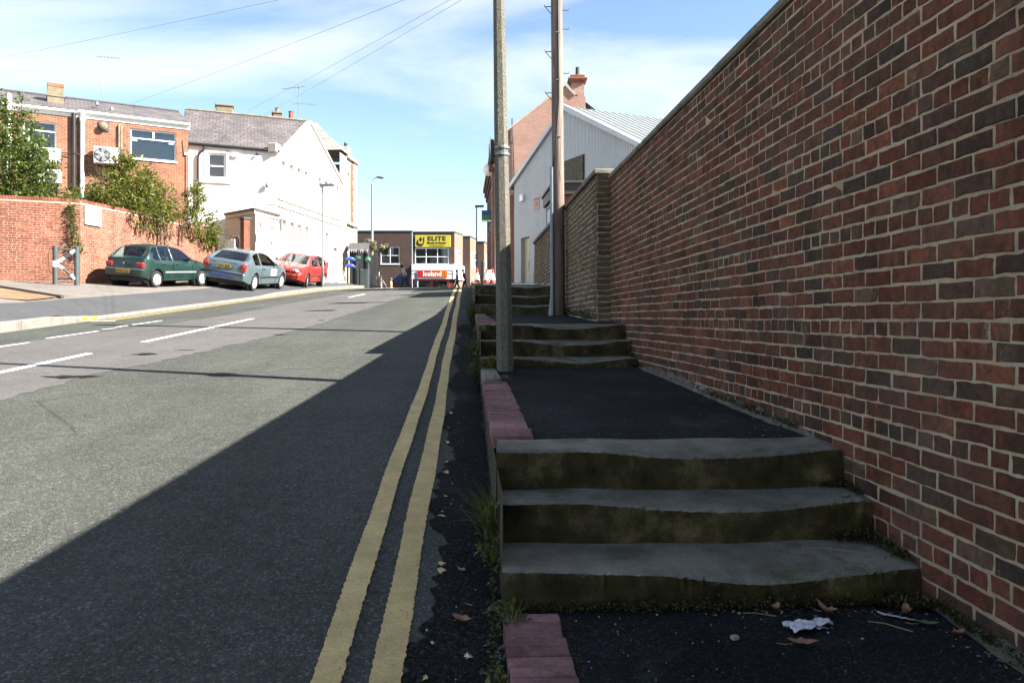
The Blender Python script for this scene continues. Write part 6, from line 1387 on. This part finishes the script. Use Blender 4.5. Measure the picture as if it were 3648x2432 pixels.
# ------------------------------------------------------------------ people at the top of the hill
def skin_mesh(name, verts, edges, radii, mat, parent, sub=1):
    bm = bmesh.new(); lay = bm.verts.layers.skin.verify(); vs_ = [bm.verts.new(v) for v in verts]; [bm.edges.new((vs_[a],vs_[b])) for a,b in edges]
    for v, r in zip(vs_, radii): v[lay].radius = (r, r) if not isinstance(r, tuple) else r; v[lay].use_root = False
    vs_[0][lay].use_root = True
    me = bpy.data.meshes.new(name); bm.to_mesh(me); bm.free(); me.materials.append(mat)
    o = bpy.data.objects.new(name, me); COL.objects.link(o); o.parent = parent
    m = o.modifiers.new('skin','SKIN'); m.use_smooth_shade = True; s = o.modifiers.new('sub','SUBSURF'); s.levels = sub; s.render_levels = sub
    return o
skin_m = m_plain('skin',(0.50,0.30,0.22),.6,var=.06)
def person(label, x, y, z, heading, h, shirt, trousers, hair, step=.28, arm=.3, lean=.05, sleeves=.5, hairlong=False, shoe=(0.03,0.03,0.03), bend=0.0):
    "faces local +x; step = half stride, arm = arm swing"
    o = thing('person', label, 'person', (x,y,z), heading); k = h/1.75
    P = lambda a,b,c: (a*k,b*k,c*k)
    ln = lean
    pel = P(0,0,.93); wst = P(ln*.5,0,1.08); che = P(ln*1.4,0,1.30); nek = P(ln*2.0,0,1.47); hb = P(ln*2.3+bend*.3,0,1.54); hm = P(ln*2.6+.01+bend,0,1.62-bend*.25); ht = P(ln*2.6+bend*1.2,0,1.70-bend*.4)
    legs = []
    for s, f in ((1,step),(-1,-step)):
        hip = P(0,s*.09,.88); kn = P(f*.55+.05,s*.095,.48); an = P(f*1.0-(.10 if f<0 else 0),s*.09,.09+(.06 if f<0 else 0)); to = P(f*1.0+(.13 if f>0 else .02),s*.10,.03 if f>0 else .03); legs.append((hip,kn,an,to))
    arms = []
    for s, f in ((1,-arm),(-1,arm)):
        sh = P(ln*1.8,s*.175,1.40); el = P(ln*1.6+f*.45,s*.225,1.13); wr = P(ln*1.4+f*1.0+.08,s*.21,.90+abs(f)*.12); ha = P(ln*1.4+f*1.1+.11,s*.205,.80+abs(f)*.12); arms.append((sh,el,wr,ha))
    V=[pel,wst,che,nek,hb,hm,ht,P(ln*2.6+.105+bend,0,1.60-bend*.3)]; E=[(0,1),(1,2),(2,3),(3,4),(4,5),(5,6),(5,7)]; Rr=[.13,.115,.135,.055,.06,.095,.07,.018]
    for hip,kn,an,to in legs: b=len(V); V+= [hip,kn,an,to]; E+=[(0,b),(b,b+1),(b+1,b+2),(b+2,b+3)]; Rr+=[.085,.06,.042,.035]
    for sh,el,wr,ha in arms:
        b=len(V); V+=[sh,el,wr,ha]; E+=[(2,b),(b,b+1),(b+1,b+2),(b+2,b+3)]; Rr+=[.058,.043,.030,.03]
        d=Vector(ha)-Vector(wr); d.normalize()
        for q in range(4):
            c=len(V); t=Vector(ha)+d*(.07-.008*abs(q-1.2))*k+Vector(((q-1.5)*.018*k,0,0)); V.append(tuple(t)); E.append((b+3,c)); Rr.append(.009)
        c=len(V); V.append(tuple(Vector(ha)+d*.02*k+Vector((.045*k,0,0)))); E.append((b+3,c)); Rr.append(.010)
    skin_mesh('body', V, E, [r*k for r in Rr], skin_m, o)
    # shirt and trousers a little fuller than the body
    V=[pel,wst,che,nek]; E=[(0,1),(1,2),(2,3)]; Rr=[.145,.135,.152,.065]
    for sh,el,wr,ha in arms:
        e = tuple(Vector(sh).lerp(Vector(el), min(1,sleeves*1.6))); b=len(V); V+=[sh,e]; E+=[(2,b),(b,b+1)]; Rr+=[.07,.058]
        if sleeves > .7: V.append(wr); E.append((b+1,b+2)); Rr.append(.042)
    skin_mesh('top', V, E, [r*k for r in Rr], shirt, o)
    V=[pel,P(0,0,1.02)]; E=[(0,1)]; Rr=[.142,.13]
    for hip,kn,an,to in legs: b=len(V); V+=[hip,kn,an]; E+=[(0,b),(b,b+1),(b+1,b+2)]; Rr+=[.10,.075,.062]
    skin_mesh('trousers', V, E, [r*k for r in Rr], trousers, o)
    for hip,kn,an,to in legs:
        a=Vector(an); t=Vector(to); skin_mesh('shoe',[tuple(a+Vector((-.03*k,0,-.03*k))),tuple(t+Vector((-.05*k,0,.015*k))),tuple(t+Vector((.03*k,0,.0)))],[(0,1),(1,2)],[.05*k,.045*k,.035*k],m_plain('shoe_'+label[:12],shoe,.5),o)
    hm_=Vector(hm)
    mb=MB().ball(tuple(hm_+Vector((-.018*k,0,.035*k))),.112*k,.098*k,.105*k,14,9)
    if hairlong: mb.ball(tuple(hm_+Vector((-.06*k,0,-.09*k))),.075*k,.095*k,.17*k,12,8)
    mb.build('hair', hair, o, smooth=True)
    for s in (-1,1): MB().ball(tuple(hm_+Vector((.088*k,s*.034*k,.005*k))),.012*k,.014*k,.009*k,8,5).build('eye', M['black'], o)
    return o
cl_ = lambda n, c: m_plain(n, c, .85, var=.12, scale=14)
dkh = cl_('dark_hair',(0.05,0.035,0.025)); brh = cl_('brown_hair',(0.14,0.07,0.04)); grh = cl_('grey_hair',(0.30,0.26,0.22)); blh = cl_('fair_hair',(0.35,0.25,0.13))
pz = lambda y: zr(y)
person('person in white t-shirt and blue jeans walking with a blue bag',-7.75,57.5,pz(57.5),radians(180),1.86,cl_('white_tshirt',(0.75,0.77,0.8)),cl_('blue_jeans',(0.05,0.09,0.17)),dkh,.34,.2,.09,.5,bend=.03)
person('person in grey cardigan with long brown hair walking beside the one in black',-4.15,60.0,pz(60.0),radians(185),1.68,cl_('grey_cardigan',(0.30,0.30,0.36)),cl_('navy_trousers',(0.05,0.06,0.13)),brh,.2,.1,.02,.9,True)
person('person dressed all in black walking behind the grey cardigan',-3.55,60.4,pz(60.4),radians(182),1.72,cl_('black_shirt',(0.022,0.016,0.017)),cl_('black_trousers',(0.012,0.012,0.016)),grh,.26,.25,.08,.5)
person('person in grey hooded top near the tall pale lamp',-11.15,67.0,pz(67.0),radians(60),1.74,cl_('grey_hoodie',(0.33,0.34,0.36)),cl_('pale_trousers',(0.5,0.5,0.5)),brh,.15,.35,.03,.9)
person('person in cream jacket beside the leaning sign post',-10.55,69.0,pz(69.0),radians(170),1.70,cl_('cream_jacket',(0.55,0.45,0.28)),cl_('stone_trousers',(0.4,0.35,0.26)),blh,.1,.1,.0,.9)
person('child in pale blue top beside the person with the blue bag',-7.05,58.2,pz(58.2),radians(185),1.18,cl_('pale_blue_top',(0.28,0.50,0.75)),cl_('child_jeans',(0.16,0.25,0.45)),grh,.15,.1,.02,.9)
person('child in pink top just behind the person with the blue bag',-7.5,58.7,pz(58.7),radians(185),1.05,cl_('pink_top',(0.65,0.4,0.42)),cl_('pink_trousers',(0.55,0.42,0.45)),blh,.15,.1,.02,.9)
bg_ = thing('carrier_bag','blue carrier bag held by the person in the white t-shirt','bag',(-8.28,57.45,pz(57.5)+.55)); MB().prism([(-.2,.0),(.2,.0),(.23,.34),(.1,.42),(-.1,.42),(-.22,.32)],-.1,.1).build('sack', cl_('bag_blue',(0.06,0.20,0.55)), bg_); MB().tube([(-.1,0,.4),(-.05,0,.52),(.05,0,.52),(.1,0,.4)],.012,5).build('handles', cl_('bag_blue_handles',(0.06,0.20,0.55)), bg_)
hbag = thing('shoulder_bag','small black shoulder bag beside the grey cardigan','bag',(-4.42,59.85,pz(60)+.62)); MB().bbox(-.12,.12,-.06,.06,0,.22,.04).build('pouch', M['black'], hbag); MB().tube([(-.1,0,.2),(0,0,.7),(.1,0,.2)],.01,5).build('strap', M['black'], hbag)
# flower basket on the cream post and lamp
flm = m_leaf('flower_petals',[(0.35,0.25,0.4),(0.5,0.42,0.5),(0.55,0.5,0.2),(0.2,0.25,0.08),(0.25,0.3,0.1)],.3)
for (x,y,z,lb,sd) in ((-9.25,51.7,4.85,'hanging flower basket on the tall pale lamp with purple flowers',61),(-8.75,53.9,4.75,'hanging flower basket with yellow flowers on the cream post',62)):
    hb_ = thing('flower_basket',lb,'flower basket',(x,y,z),0,'hanging baskets at the crest'); f = foliage([(0,0,0,.34,.3,.24,800),(.15,0,-.25,.18,.16,.25,300)],.09,sd,.8,18,.3,.12).build('flowers', flm, hb_, norm=False); f['kind']='stuff'; MB().lathe([(.08,-.25),(.26,-.1),(.3,.02)],12).build('bowl', M['bark'], hb_)
